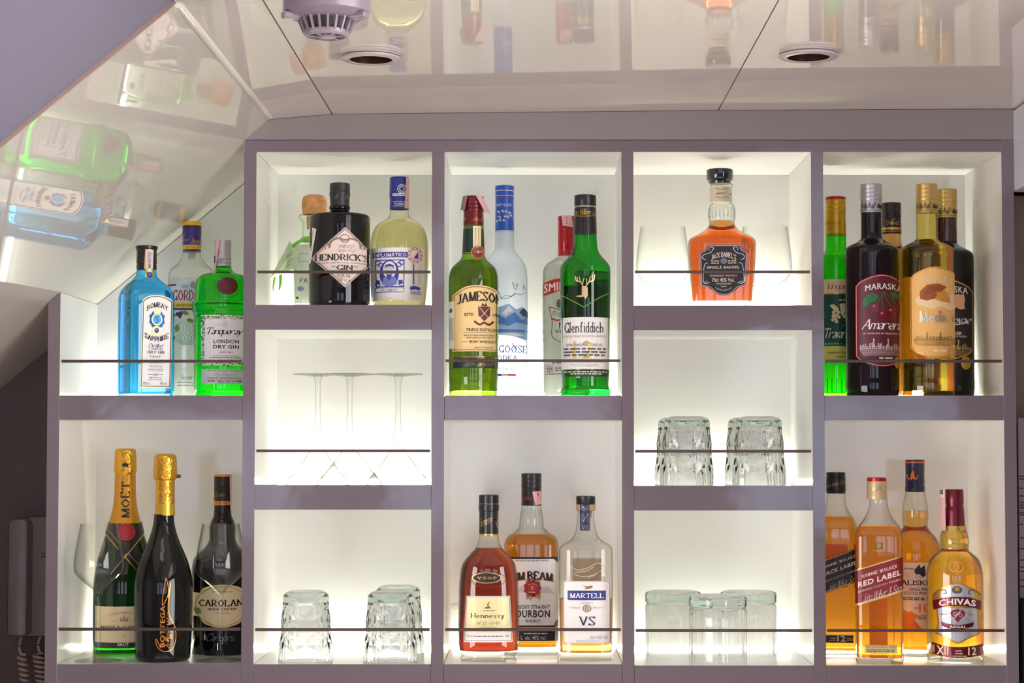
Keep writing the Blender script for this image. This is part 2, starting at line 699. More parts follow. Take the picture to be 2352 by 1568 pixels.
class Bottle:
    """a bottle measured off the picture: Z = (x0, y0, scale) of the enlargement the numbers were read in"""

    def __init__(s, Z, cx, Y, floor, name, label, cat='bottle', rot=0.0, shift=0.0, group=None, pymid=None):
        s.Z, s.cx, s.Y = Z, cx, Y
        s.px = Z[0] + cx / Z[2]
        zf = floor
        w = at(s.px, pymid or 900, Y)
        s.zf = zf
        s.alpha = math.atan2(-w.x, DIST + Y)
        s.m = (DIST + Y) / F_PX / Z[2] * math.cos(s.alpha)
        s.rot, s.shift = rot, shift
        s.root = thing(name, label, cat, (w.x, Y, zf), s.alpha + rot, group)
        s.main = None

    def fx(s, x, y=0):
        v = (x - s.cx) * s.m
        if s.rot:
            v = (v - s.shift) / math.cos(s.rot)
        return v

    def fz(s, y):
        return max(0.0002, at(s.px, s.Z[1] + y / s.Z[2], s.Y).z - s.zf)

    def surf(s, prof, ratio=1.0, p=2.0, sub=5, foot=False):
        """prof rows: (y, half-width[, p[, ratio]])"""
        rows = []
        pp, rt = p, ratio
        for r in prof:
            if len(r) > 2: pp = r[2]
            if len(r) > 3: rt = r[3]
            rows.append((s.fz(r[0]), r[1] * s.m, r[1] * s.m * rt, pp))
        if foot:
            rows[-1] = (0.0002,) + rows[-1][1:]
        rows = [r for i, r in enumerate(rows) if i == 0 or r[0] < rows[i - 1][0] - 1e-6]
        return Surface(pchip(rows, sub) if sub else rows)

    def body(s, prof, mat, ratio=1.0, p=2.0, name='glass_body', sub=5, n=48, label=None):
        s.main = s.surf(prof, ratio, p, sub, foot=True)
        o = obj(name, s.main.bm(n), mat, s.root, smooth=50)
        if label: o['label'] = label
        s.main_o = o
        return o

    def fill(s, y, mat, inset=0.0016, bottom=0.004, label=None):
        o = obj('liquid', s.main.bm(48, inset, bottom, s.fz(y)), mat, s.root, smooth=50)
        if label: o['label'] = label
        return o

    def ring(s, name, prof, mat, label=None, ratio=1.0, p=2.0, sub=0, cx=None, parent=None, n=40):
        su = s.surf(prof, ratio, p, sub)
        b = su.bm(n)
        if cx is not None:
            bmesh.ops.translate(b, verts=b.verts, vec=(s.fx(cx), 0, 0))
        o = obj(name, b, mat, parent or s.root, smooth=35)
        if label: o['label'] = label
        su.o = o
        return su

    def stick(s, name, shape, mat, surf=None, prints=(), eps=0.0005, label=None, back=False, parent=None, zstep=None, deep=0.0):
        """paper on the bottle with its printing: prints = [(material, shape, ...)] in layers"""
        su = surf or s.main
        f = su.back if back else su
        step = max(0.002, su.at(s.fz(shape[0][0][1]))[0] / 7)
        b = shape_bm(shape, s.fx, s.fz, f, eps, step, zstep=zstep or 0.006)
        o = obj(name, b, mat, parent or s.root)
        if label: o['label'] = label
        if prints:
            s.print(prints, o if parent is None else parent, su, eps + 0.0003, zstep)
        return o

    def print(s, prints, parent, surf=None, eps=0.0008, zstep=None, name='lettering', label=None):
        su = surf or s.main
        mats, b = [], bmesh.new()
        for k, (mat, shape) in enumerate(prints):
            if mat not in mats:
                mats.append(mat)
            if not shape[0]:
                continue
            step = max(0.002, su.at(s.fz(shape[0][0][1]))[0] / 7)
            shape_bm(shape, s.fx, s.fz, su, eps + 0.00012 * k, step, b, mats.index(mat), zstep or 0.006)
        o = obj(name, b, mats, parent)
        if label: o['label'] = label
        return o
# ------------------------------------------------------------------ the setting
DEP = DIST * (1 / 0.9216 - 1)                   # depth of the shelves
BACK = DEP + 0.012
M_WHITE = pbr('white_laminate', (232, 232, 225), 0.1, bump=0.01, bscale=5, ior=1.5)
M_EDGE = pbr('mauve_laminate_edge', (108, 98, 104), 0.07, bump=0.16, bscale=16, vary=0.05, vscale=3, ior=1.55)
M_GLOSS = pbr('high_gloss_ceiling_laminate', (220, 213, 204), 0.02, bump=0.006, bscale=5, ior=3.0)
M_FASCIA = pbr('fascia_laminate', (126, 118, 115), 0.3, bump=0.1, bscale=60, stretch=(0.05, 1, 1))
M_DARKGAP = pbr('dark_joint', (38, 32, 30), 0.8)
M_MATT = pbr('mauve_plaster', (110, 105, 123), 0.6, bump=0.05, bscale=40)
M_BROWN = pbr('dark_brown_gloss_wall', (88, 74, 69), 0.22, bump=0.06, bscale=10, vary=0.12, vscale=3)
M_FLOOR = pbr('pale_floor_boards', (222, 210, 200), 0.5, vary=0.06, vscale=4, stretch=(8, 1, 1))
M_RING = pbr('downlight_ring', (168, 156, 156), 0.3)
M_WALL = pbr('wall_paint', (120, 110, 112), 0.7, bump=0.05, bscale=50)
M_RAIL = pbr('bronzed_rail_metal', (88, 74, 68), 0.35, 0.7)
M_PLASTIC = pbr('white_plastic', (214, 206, 208), 0.32)
M_DARKPL = pbr('black_plastic', (22, 20, 21), 0.35)
M_BRONZE = pbr('bronze_reflector', (92, 66, 48), 0.25, 0.8)


def X0(px):
    return at(px, 950, 0).x


def Z0(py, px=1227):
    return at(px, py, 0).z


def struct(name, bm, m, parent=None, smooth=None):
    o = obj(name, bm, m, parent, smooth)
    if parent is None:
        o['kind'] = 'structure'
    return o


def w2(px, py):
    v = at(px, py, 0)
    return (v.x, v.z)


SL_A, SL_B = w2(562, 322), w2(137, 672)         # the slope runs through these two points of the cabinet front
SLK = (SL_A[1] - SL_B[1]) / (SL_A[0] - SL_B[0])


def slope_z(x):
    return SL_B[1] + SLK * (x - SL_B[0])


def slab(p0, p1, y0, y1, t):
    """a board whose underside runs from p0 to p1 (x, z) with thickness t above it"""
    dx, dz = p1[0] - p0[0], p1[1] - p0[1]
    l = math.hypot(dx, dz)
    nx, nz = -dz / l * t, dx / l * t
    return prism_bm([p0, p1, (p1[0] + nx, p1[1] + nz), (p0[0] + nx, p0[1] + nz)], y0, y1)


ceiling = thing('ceiling', None, None, (0, 0, 0), kind='structure')
C_FOLD, C_J1, C_J2, C_END = w2(620, 274), w2(763, 262), w2(1650, 253), w2(2520, 249)
Y_CROSS, Y_SLOPE, Y_STEP = -0.749, -0.778, -0.34
g = 0.0009


def inset(p, q, a, b):
    l = math.hypot(q[0] - p[0], q[1] - p[1])
    f = lambda t: (p[0] + (q[0] - p[0]) * t / l, p[1] + (q[1] - p[1]) * t / l)
    return f(a), f(l - b)


C_J2N = (C_J2[0] - 0.02, C_J2[1])
for p, q, y0, y1 in ((C_FOLD, C_J1, Y_CROSS + g, -0.001), (C_FOLD, C_J1, -3.2, Y_CROSS - g),
                     (C_J1, C_J2, Y_CROSS + g, -0.001), (C_J1, C_J2, -3.2, Y_CROSS - g),
                     (C_J2, C_END, Y_STEP + g, -0.001), (C_J2, C_END, -3.2, Y_STEP - g)):
    a, b = inset(p, q, g if p is not C_FOLD else 0.0, g if q is not C_END else 0.0)
    obj('ceiling_panel', slab(a, b, y0, y1, 0.012), M_GLOSS, ceiling)
obj('ceiling_backing', slab((C_FOLD[0], C_FOLD[1] + 0.022), (C_END[0], C_END[1] + 0.03), -3.2, 0.27, 0.012), M_DARKGAP, ceiling)
SL_END = (SL_B[0] - 0.17, slope_z(SL_B[0] - 0.17))
M_GLOSS2 = pbr('high_gloss_slope_laminate', (200, 194, 183), 0.015, bump=0.004, bscale=5, ior=3.1)
obj('sloped_panel', slab(SL_END, C_FOLD, Y_SLOPE, 0.279, 0.014), M_GLOSS2, ceiling)
obj('sloped_plaster', slab((SL_END[0], SL_END[1] + 0.004), (C_FOLD[0], C_FOLD[1] + 0.004), -3.2, Y_SLOPE - 0.004, 0.014), M_MATT, ceiling)
obj('edge_strip', slab((SL_END[0], SL_END[1] - 0.001), (C_FOLD[0] - 0.002, C_FOLD[1] - 0.003), Y_SLOPE - 0.004, Y_SLOPE, 0.012), pbr('edge_strip_brown', (150, 128, 116), 0.3), ceiling)
cs = bmesh.new()
tube_bm([(C_FOLD[0] + 0.001, y, C_FOLD[1] + 0.003) for y in (-0.02, -0.2, -0.5, -0.77)], 0.0065, 10, cs)
obj('corner_strip', cs, pbr('clear_corner_strip', (226, 222, 212), 0.08, ior=1.8), ceiling, smooth=40)

struct('wall_back', box_bm(-1.7, 1.7, 0.28, 0.33, 0, 2.3), M_BROWN)
struct('wall_left', box_bm(SL_END[0] - 0.05, SL_END[0], -0.8, 0.28, 0, SL_END[1] + 0.02), M_BROWN)
struct('wall_right', box_bm(C_END[0] - 0.02, C_END[0] + 0.05, -0.9, 0.28, 0, C_END[1] + 0.03), M_WALL)
struct('floor', box_bm(-4, 4, -6.6, 0.33, -0.05, 0), M_FLOOR)

# the wall behind the camera with two windows: daylight for the room and its reflections
rw = bmesh.new()
WINS = [(-2.1, -1.1), (-0.72, 0.38), (0.95, 2.35)]
WZ0, WZ1 = 1.05, 2.1
edges = [-4.0] + [e for w in WINS for e in w] + [4.0]
for i in range(0, len(edges), 2):
    box_bm(edges[i], edges[i + 1], -6.6, -6.5, 0, 2.9, bm=rw)
for a, b in WINS:
    box_bm(a, b, -6.6, -6.5, 0, WZ0, bm=rw)
    box_bm(a, b, -6.6, -6.5, WZ1, 2.9, bm=rw)
struct('wall_rear', rw, M_WALL)
M_SKYPANE = emit('daylight_pane', (0.62, 0.74, 1.0), WINDOW)
for i, (a, b) in enumerate(WINS):
    wn = thing('window_%d' % (i + 1), None, None, (0, 0, 0), kind='structure')
    fr = bmesh.new()
    box_bm(a, a + 0.05, -6.55, -6.47, WZ0, WZ1, bm=fr)
    box_bm(b - 0.05, b, -6.55, -6.47, WZ0, WZ1, bm=fr)
    box_bm(a, b, -6.55, -6.47, WZ0, WZ0 + 0.05, bm=fr)
    box_bm(a, b, -6.55, -6.47, WZ1 - 0.05, WZ1, bm=fr)
    obj('window_frame', fr, M_PLASTIC, wn)
    for k in (1, 2, 3):
        x = a + (b - a) * k / 4
        obj('mullion', box_bm(x - 0.02, x + 0.02, -6.54, -6.48, WZ0, WZ1), M_PLASTIC, wn)
    obj('mullion', box_bm(a, b, -6.54, -6.48, 1.7, 1.74), M_PLASTIC, wn)
    obj('pane', box_bm(a, b, -6.575, -6.57, WZ0, WZ1), M_SKYPANE, wn)

# added side light: unseen glowing panes framed as windows, to brighten the front
M_SIDEPANE = emit('added_side_light_pane', (1.0, 0.965, 0.985), SIDE)
for i, sx in enumerate((1, -1)):
    xa, xb = sorted((sx * 2.40, sx * 2.46))
    wl = bmesh.new()
    box_bm(xa, xb, -6.5, -4.7, 0, 2.9, bm=wl); box_bm(xa, xb, -0.9, 0.28, 0, 2.9, bm=wl)
    box_bm(xa, xb, -4.7, -0.9, 0, 0.4, bm=wl); box_bm(xa, xb, -4.7, -0.9, 2.2, 2.9, bm=wl)
    struct(('wall_east', 'wall_west')[i], wl, M_WALL)
    wn = thing('window_%d' % (i + 4), None, None, (0, 0, 0), kind='structure')  # added light source, no window known here
    for k in range(4):
        y = -4.7 + 3.76 * k / 3
        obj('mullion', box_bm(xa, xb, y, y + 0.05, 0.4, 2.2), M_PLASTIC, wn)
    xp = sx * 2.45
    obj('pane', box_bm(min(xp, xp + sx * 0.005), max(xp, xp + sx * 0.005), -4.7, -0.9, 0.4, 2.2), M_SIDEPANE, wn)

# ------------------------------------------------------------------ the shelving unit
unit = thing('shelving_unit', 'mauve-edged built-in bar shelving with twelve backlit white niches', 'shelves', (0, 0, 0))
POSTS = [(108.6, 136.2), (557.4, 585.6), (991, 1020), (1428.4, 1456), (1866, 1894), (2306, 2334)]
PX = [(X0(a), X0(b)) for a, b in POSTS]
ZTOP0, ZTOP1 = Z0(349), Z0(321)
for i, (a, b) in enumerate(PX):
    if i == 0:
        poly = [(a, 0), (b, 0), (b, slope_z(b) - 0.001), (a, slope_z(a) - 0.001)]
        u = prism_bm(poly, 0, DEP, front=1)
    else:
        top = ZTOP0 - 0.0006 if i < 5 else ZTOP1
        if i == 1:
            top = min(top, slope_z(a) - 0.001)
        u = box_bm(a, b, 0, DEP, 0, top, front=1)
    obj('upright', u, [M_WHITE, M_EDGE], unit)
e = 0.0006
obj('top_rail', box_bm(max(PX[1][0], SL_A[0] - 0.0015) + 0.001, PX[5][0] - e, 0, DEP, ZTOP0, ZTOP1 - e, front=1), [M_WHITE, M_EDGE], unit)
fa = [w2(563, 320.5), w2(621, 274.5), w2(763, 262.5), w2(1650, 253.5), w2(2332, 250.5), w2(2332, 320.5)]
obj('fascia', prism_bm(fa, 0.0, 0.03, front=None), M_FASCIA, unit)
NICHES = {'A1': (0, None, 908, 829), 'A2': (0, 964, 1525, 1445), 'B1': (1, 349, 700, 624), 'B2': (1, 757, 1113, 1035), 'B3': (1, 1170, 1525, 1446),
          'C1': (2, 349, 908, 828), 'C2': (2, 965, 1525, 1446), 'D1': (3, 349, 701, 624), 'D2': (3, 758, 1115, 1036), 'D3': (3, 1172, 1528, 1448),
          'E1': (4, 349, 908, 829), 'E2': (4, 965, 1528, 1448)}
FL = {}
LEDC = {'A2': (1.0, .93, .78), 'C2': (1.0, .91, .77), 'E2': (1.0, .91, .76)}      # three warmer strips
LEDK = {'C1': 3.0, 'E1': 3.8, 'A2': 1.5, 'E2': 1.25, 'C2': .58, 'A1': 1.3, 'B1': 1.1, 'B2': 1.35, 'B3': .8, 'D2': 1.0, 'D3': .9, 'D1': 1.65}      # how bright each niche's strip burns
BELOW = {908: 964, 700: 757, 1113: 1170, 1525: 1582, 701: 758, 1115: 1172, 1528: 1585}
for k, (c, top, bot, rail) in NICHES.items():
    x0, x1 = PX[c][1], PX[c + 1][0]
    zb = Z0(bot)
    FL[k] = zb
    th = 965 if (bot == 908 and c in (2, 4)) else BELOW[bot]
    obj('shelf', box_bm(x0 + e, x1 - e, 0.0003, DEP, Z0(th), zb, front=1), [M_WHITE, M_EDGE], unit)
    if top is None:
        poly = [(x0, zb), (x1, zb), (x1, slope_z(x1) - 0.001), (x0, slope_z(x0) - 0.001)]
        obj('back_panel', prism_bm(poly, DEP, BACK), M_WHITE, unit)
    else:
        obj('back_panel', box_bm(x0, x1, DEP, BACK, zb, Z0(top)), M_WHITE, unit)
    obj('led_strip', box_bm(x0 + 0.004, x1 - 0.004, DEP - 0.026, DEP - 0.018, zb + 0.0002, zb + 0.0055, bev=0.001), emit('led_diffuser_%s' % k, LEDC.get(k, (1.0, 0.975, 0.865)), LED * LEDK.get(k, 1.0)), unit)
    zr = Z0(rail)
    obj('retaining_rail', box_bm(x0 + 0.002, x1 - 0.002, 0.002, 0.006, zr - 0.0022, zr + 0.0022, bev=0.0006), M_RAIL, unit)
for c in range(5):
    obj('plinth_panel', box_bm(PX[c][1] + e, PX[c + 1][0] - e, 0.001, 0.02, 0, Z0(1590)), M_EDGE, unit)
M_CAP = pbr('screw_cover', (224, 221, 210), 0.5)
for px, py in ((676, 437), (1368, 445), (2168, 440), (1047, 1395)):
    v = at(px, py, DEP)
    bm = lathe_bm([(0, 0), (0.0052, 0), (0.0052, 0.0006), (0.0046, 0.0012), (0, 0.0012)], 18)
    bmesh.ops.rotate(bm, verts=bm.verts, cent=(0, 0, 0), matrix=__import__('mathutils').Matrix.Rotation(math.pi / 2, 3, 'X'))
    bmesh.ops.translate(bm, verts=bm.verts, vec=v)
    obj('screw_cover', bm, M_CAP, unit, smooth=40)
for px, z, y, sx in ((1, 437, 0.14, 1), (4, 395, 0.12, -1), (5, 440, 0.15, -1)):
    xw = PX[px][1] if sx > 0 else PX[px][0]
    bm = lathe_bm([(0, 0), (0.0052, 0), (0.0052, 0.0006), (0.0046, 0.0012), (0, 0.0012)], 18)
    bmesh.ops.rotate(bm, verts=bm.verts, cent=(0, 0, 0), matrix=__import__('mathutils').Matrix.Rotation(sx * math.pi / 2, 3, 'Y'))
    bmesh.ops.translate(bm, verts=bm.verts, vec=(xw, y, Z0(z)))
    obj('screw_cover', bm, M_CAP, unit, smooth=40)

# ------------------------------------------------------------------ fittings on the ceiling and at the sides


def ceil_z(x):
    for p, q in ((C_FOLD, C_J1), (C_J1, C_J2), (C_J2, C_END)):
        if x <= q[0]:
            return p[1] + (q[1] - p[1]) * (x - p[0]) / (q[0] - p[0])
    return C_END[1]


def cut_hole(x, y, r):
    for o in [o for o in ceiling.children if o.name.startswith(('ceiling_panel', 'ceiling_backing'))]:
        xs = [v.co.x for v in o.data.vertices]; ys = [v.co.y for v in o.data.vertices]
        if not (min(xs) < x - r and max(xs) > x + r and min(ys) < y - r and max(ys) > y + r):
            continue
        cut = obj('cutter', lathe_bm([(0, 1.8), (r, 1.8), (r, 2.3), (0, 2.3)], 48), M_DARKGAP)
        cut.location = (x, y, 0)
        md = o.modifiers.new('hole', 'BOOLEAN')
        md.operation, md.object, md.solver = 'DIFFERENCE', cut, 'EXACT'
        bpy.context.view_layer.update()
        me = bpy.data.meshes.new_from_object(o.evaluated_get(bpy.context.evaluated_depsgraph_get()))
        o.modifiers.clear()
        o.data = me
        bpy.data.objects.remove(cut)


def downlight(px, py, label, Y):
    v = at(px, py, Y)
    z = ceil_z(v.x)
    cut_hole(v.x, Y, 0.0272)
    d = thing('downlight', label, 'ceiling light', (v.x, Y, z), group='recessed ceiling lights')
    r = 0.0382
    obj('mounting_plate', lathe_bm([(r * 0.99, -0.0001), (r, -0.001), (r, -0.0022), (r * 0.93, -0.0026), (r * 0.73, -0.0026), (r * 0.73, -0.0001)], 48, closed=True), M_RING, d, smooth=40)
    obj('trim_ring', lathe_bm([(r * 0.965, -0.0031), (r * 0.99, -0.0038), (r * 0.99, -0.0062), (r * 0.95, -0.0072), (r * 0.74, -0.0076), (r * 0.715, -0.0068), (r * 0.715, -0.0031)], 48, closed=True), M_RING, d, smooth=40)
    obj('reflector', lathe_bm([(r * 0.708, -0.0066), (r * 0.70, 0.004), (r * 0.66, 0.03), (r * 0.40, 0.045), (0, 0.046)], 48), M_BRONZE, d, smooth=50)
    return d


downlight(852, 134, 'recessed ceiling light with bronze inner beside the smoke detector', -0.446)
downlight(1857, 126, 'recessed ceiling light with bronze inner above the liqueur bottles niche', -0.435)

yd = -0.915
vd = at(750, 40, yd)
det = thing('smoke_detector', 'white round smoke detector with slotted cage under the glossy ceiling', 'smoke detector', (vd.x, yd, ceil_z(vd.x)))
k = (DIST + yd) / F_PX
zc = ceil_z(vd.x)
zz = lambda py: at(750, py, yd).z - zc
R1 = 101 * k
M_DET = pbr('detector_plastic', (122, 110, 120), 0.3)
obj('base', lathe_bm([(0, -0.0002), (R1, -0.0002), (R1, zz(26)), (R1 * 0.985, zz(31)), (R1 * 0.8, zz(43)), (R1 * 0.66, zz(46)), (0, zz(46))], 56), M_DET, det, smooth=35)
obj('inner_chamber', lathe_bm([(0, zz(46)), (R1 * 0.52, zz(46)), (R1 * 0.46, zz(76)), (0, zz(76))], 32), pbr('detector_chamber', (56, 48, 48), 0.6), det, smooth=40)
obj('bottom_ring', lathe_bm([(R1 * 0.53, zz(72)), (R1 * 0.52, zz(80)), (R1 * 0.475, zz(85)), (R1 * 0.43, zz(85)), (R1 * 0.42, zz(73))], 48, closed=True), M_DET, det, smooth=40)
n = 20
for i in range(n):
    a = 2 * math.pi * (i + 0.5) / n
    bm = bmesh.new()
    for rr_, z in ((R1 * 0.66, zz(44)), (R1 * 0.525, zz(76))):
        for da, dr in ((-1, -0.0012), (1, -0.0012), (1, 0.0012), (-1, 0.0012)):
            r_ = rr_ + dr
            bm.verts.new((r_ * math.cos(a) - da * 0.0011 * math.sin(a), r_ * math.sin(a) + da * 0.0011 * math.cos(a), z))
    bm.verts.ensure_lookup_table()
    v = bm.verts
    for q in ((0, 1, 2, 3), (7, 6, 5, 4), (0, 4, 5, 1), (1, 5, 6, 2), (2, 6, 7, 3), (3, 7, 4, 0)):
        bm.faces.new([v[j] for j in q])
    bmesh.ops.recalc_face_normals(bm, faces=bm.faces)
    obj('slat', bm, M_DET, det)
bm = lathe_bm([(0, zz(79)), (R1 * 0.22, zz(80)), (R1 * 0.22, zz(86)), (R1 * 0.17, zz(88)), (0, zz(88))], 28)
for i in range(6):
    a = math.pi * i / 3
    p = [(R1 * 0.2 * math.cos(a), R1 * 0.2 * math.sin(a), zz(83)), (R1 * 0.44 * math.cos(a), R1 * 0.44 * math.sin(a), zz(82))]
    tube_bm(p, 0.0013, 6, bm)
obj('bottom_grille', bm, M_DET, det, smooth=40)
for a in (205, 335, 90):
    a = math.radians(a)
    bm = box_bm(-0.010, 0.010, -0.006, 0.006, -0.004, 0.003, bev=0.002)
    bmesh.ops.rotate(bm, verts=bm.verts, cent=(0, 0, 0), matrix=__import__('mathutils').Matrix.Rotation(a, 3, 'Z'))
    bmesh.ops.translate(bm, verts=bm.verts, vec=(R1 * 0.84 * math.cos(a), R1 * 0.84 * math.sin(a), zz(42)))
    obj('clip', bm, M_DET, det)

# wall telephone on the dark wall left of the shelves
Yt = 0.235
pa = lambda px, py: at(px, py, Yt)
o0 = pa(66, 1465)
tel = thing('wall_telephone', 'grey wall telephone with coiled cord on the dark wall beside the shelves', 'telephone', (o0.x, 0.279, o0.z))
M_TEL = pbr('telephone_plastic', (108, 98, 96), 0.25, bump=0.05, bscale=20)
x = lambda px: pa(px, 1300).x - o0.x
z = lambda py: pa(60, py).z - o0.z
obj('base', box_bm(x(50), x(150), -0.045, -0.0005, z(1462), z(1186), bev=0.006), M_TEL, tel, smooth=40)
obj('handset', box_bm(x(26), x(75), -0.075, -0.012, z(1459), z(1189), bev=0.010), M_TEL, tel, smooth=40)
for py in (1269, 1276):
    obj('slot', box_bm(x(95), x(112), -0.0462, -0.0448, z(py + 3), z(py)), M_DARKPL, tel)
M_CORD = pbr('cream_cord', (150, 134, 118), 0.5)
for cx, y1, z0, z1, r, tn in ((54, -0.05, 1462, 1600, 9, 9), (84, -0.03, 1462, 1600, 11, 10)):
    pts = []
    for i in range(12):
        t = i / 11
        pts.append((x(cx + (6 if cx > 60 else 0)) - 0.004 * math.sin(t * 3), y1, z(z0 + 40 * t)))
    N = tn * 14
    for i in range(N):
        t = i / N
        a = 2 * math.pi * tn * t
        rr_ = r * 0.00066
        pts.append((x(cx + 14 * t) + rr_ * math.cos(a), y1 + rr_ * math.sin(a), z(1502 + 110 * t)))
    obj('coiled_cord', tube_bm(pts, 0.0026, 7), M_CORD, tel, smooth=60)

# right of the shelves: bulkhead, menu sheet, black case
bx0 = X0(2335)
struct('trim_1', box_bm(bx0, C_END[0] - 0.021, -0.9, 0.02, at(2335, 438, 0).z, at(2335, 251, 0).z - 0.001, bev=0.003), pbr('bulkhead_white', (206, 206, 214), 0.2))
ms = thing('menu_sheet', 'printed grey menu sheet hanging beside the shelves above the black case', 'menu', (at(2390, 1150, 0.03).x, 0.03, at(2390, 1372, 0.03).z))
a, b = at(2338, 960, 0.03), at(2440, 1372, 0.03)
ox, oz = ms.location.x, ms.location.z
obj('sheet', box_bm(a.x - ox, b.x - ox, -0.001, 0.001, 0, a.z - oz), pbr('menu_paper', (150, 138, 146), 0.5), ms)
f_ = lambda px, py=0: (at(px, 1150, 0.03).x - ox)
h_ = lambda py: at(2390, py, 0.03).z - oz
tb = shape_bm(lines(2341, 2436, (1092, 1098, 1119, 1137, 1152, 1158, 1164, 1175, 1180, 1202, 1233, 1258, 1284, 1300, 1310, 1330, 1345), 3.2, 5), f_, h_, lambda x, z, e: (x, -0.0012), 0, 1)
obj('lettering', tb, ink((60, 52, 58)), ms)
bl = thing('black_case', 'black rounded case standing at the edge below the menu sheet', 'case', (at(2400, 1480, 0.02).x, 0.02, Z0(1640)))
a = at(2343, 1480, 0.02).x - bl.location.x
obj('shell', box_bm(a, a + 0.12, -0.04, 0.04, 0, at(2390, 1366, 0.02).z - bl.location.z, bev=0.018), pbr('black_case_shell', (26, 24, 27), 0.4), bl, smooth=40)
obj('lid_seam', box_bm(a - 0.0006, a + 0.1206, -0.0406, 0.0406, 0.06, 0.0625, bev=0.0002), M_DARKPL, bl)
struct('trim_3', box_bm(bx0 + 0.001, C_END[0] - 0.022, 0.06, 0.09, Z0(1640), at(2335, 438, 0).z), pbr('added_lighter_brown', (132, 114, 106), 0.25, vary=.08, vscale=6))  # added lighter panel before the brown wall, which lies too dark in shade
sup = box_bm(bx0 + 0.01, C_END[0] - 0.022, -0.08, 0.27, 0, Z0(1640))
struct('trim_2', sup, M_BROWN)
# ------------------------------------------------------------------ bottles, niche by niche
YF, YB = 0.066, 0.158
G_CLEAR = thin_glass('clear_glass', (250, 252, 249), (150, 160, 156))
BLACK, WHITE, NAVY, GOLD = ink((26, 24, 26)), ink((238, 234, 226)), ink((34, 42, 110)), foil((214, 170, 88))
RED, GREY, CREAM, DGREY = ink((168, 28, 34)), ink((150, 148, 144)), ink((236, 220, 176)), ink((84, 80, 78))
M_PAPER = pbr('label_paper', (240, 238, 232), 0.45, bump=0.03, bscale=300)
M_CREAM = pbr('cream_label_paper', (240, 220, 172), 0.45, bump=0.03, bscale=300)
M_STAMP = pbr('pink_tax_stamp_paper', (226, 176, 180), 0.55)
M_BLKCAP = pbr('black_cap', (20, 19, 22), 0.3, bump=0.05, bscale=200)
M_BLKGLASS = pbr('black_glossy_glass', (9, 9, 13), 0.03, ior=1.45)
M_GOLDFOIL = pbr('crinkled_gold_foil', (222, 166, 60), 0.24, 0.85, bump=0.9, bscale=160)
M_MAROON = pbr('maroon_cap', (106, 22, 30), 0.25, 0.3)
M_SILVER = pbr('silver_cap', (190, 186, 188), 0.3, 0.75)
M_GOLDCAP = pbr('pale_gold_cap', (196, 164, 96), 0.3, 0.7)


def ridges(b, name, y0, y1, hw, n, mat, amp=2.0, **k):
    rows = []
    for i in range(n):
        a, c = y0 + (y1 - y0) * i / n, y0 + (y1 - y0) * (i + 1) / n
        h = c - a
        rows += [(a + 0.02 * h, hw - amp), (a + 0.25 * h, hw), (a + 0.75 * h, hw), (c - 0.02 * h, hw - amp)]
    return b.ring(name, rows, mat, **k)


# ---- niche A1
Z = (260, 560, 4.481)
b = Bottle(Z, 332, YF, FL['A1'], 'gin_bottle', 'sky blue square gin bottle turned to show its side, with white arched label', rot=math.radians(17), shift=0.0)
b.shift = 62 * b.m
b.body([(262, 100, 2), (320, 108, 2), (370, 142, 2.2), (430, 205, 3), (500, 243, 5), (560, 252, 6), (900, 254, 6), (1500, 256, 6), (1560, 250, 6)],
       thin_glass('sky_blue_glass', (142, 224, 250), (40, 156, 220)), ratio=1.0, sub=4)
b.fill(375, liquid('sky_blue_gin', (178, 230, 248)))
cap = b.ring('cap', [(22, 108), (26, 116), (50, 116), (64, 110), (66, 106), (200, 108), (203, 102), (213, 102), (216, 107), (262, 106)], M_BLKCAP)
cx = 428
lab = curve([(265, 1490), (284, 592)], 1) + curve([(284, 592), (350, 552), (428, 541), (510, 552), (592, 592)], 5) + [(574, 1490)]
brd = [(280, 1474), (297, 606)] + curve([(297, 606), (355, 570), (428, 558), (505, 570), (580, 606)], 4) + [(562, 1474)]
BLUE = ink((30, 90, 190))
b.stick('label', P(lab), M_PAPER, prints=[
    (ink((60, 42, 22)), L(brd, 11, True)), (GOLD, L([(x + (4 if x < 428 else -4), y + 4) for x, y in brd], 3, True)),
    (BLACK, S('BOMBAY', 328, 540, 612, 668, 2.4, .9, arc=44)),
    (BLUE, cat(E(428, 790, 72, 80), E(374, 760, 22), E(374, 820, 22), E(484, 760, 22), E(484, 820, 22), E(392, 850, 20), E(466, 850, 20), E(395, 725, 18), E(463, 725, 18))),
    (GOLD, cat(E(428, 790, 53, 62), P([(395, 728), (400, 700), (415, 716), (430, 686), (446, 716), (462, 700), (466, 728)]), E(425, 905, 42, 48))),
    (ink((64, 170, 230)), E(428, 790, 44, 53)), (ink((20, 60, 140)), cat(L(curve([(450, 760), (412, 775), (440, 800), (410, 830)], 5), 7), E(425, 902, 24, 28))),
    (ink((90, 180, 240)), E(419, 892, 8)),
    (BLACK, S('SAPPHIRE', 308, 542, 962, 1018, 2.4, .9, arc=-42)),
    (ink((40, 60, 120)), cat(C('Distilled', 345, 497, 1033, 1080), S('LONDON', 358, 488, 1085, 1103), S('DRY GIN', 338, 503, 1110, 1138, 2), C('Vapour', 362, 476, 1150, 1188),
                             C('Hand selected', 355, 482, 1252, 1278), C('exotic botanicals', 342, 490, 1282, 1308), S('1761', 390, 440, 1338, 1366), lines(342, 388, (1348,), 6), lines(444, 488, (1348,), 6),
                             S('IMPORTED', 358, 475, 1376, 1390), T('PRODUCT OF ENGLAND', 348, 482, 1398, 1410), T('70cl e', 293, 356, 1424, 1456), T('40% vol', 462, 528, 1424, 1456))),
    (GREY, cat(L([(350, 1237), (495, 1237)], 3), L([(350, 1318), (495, 1318)], 3)))])
tg = b.surf([(20, 118), (265, 112), (330, 118), (370, 142)])
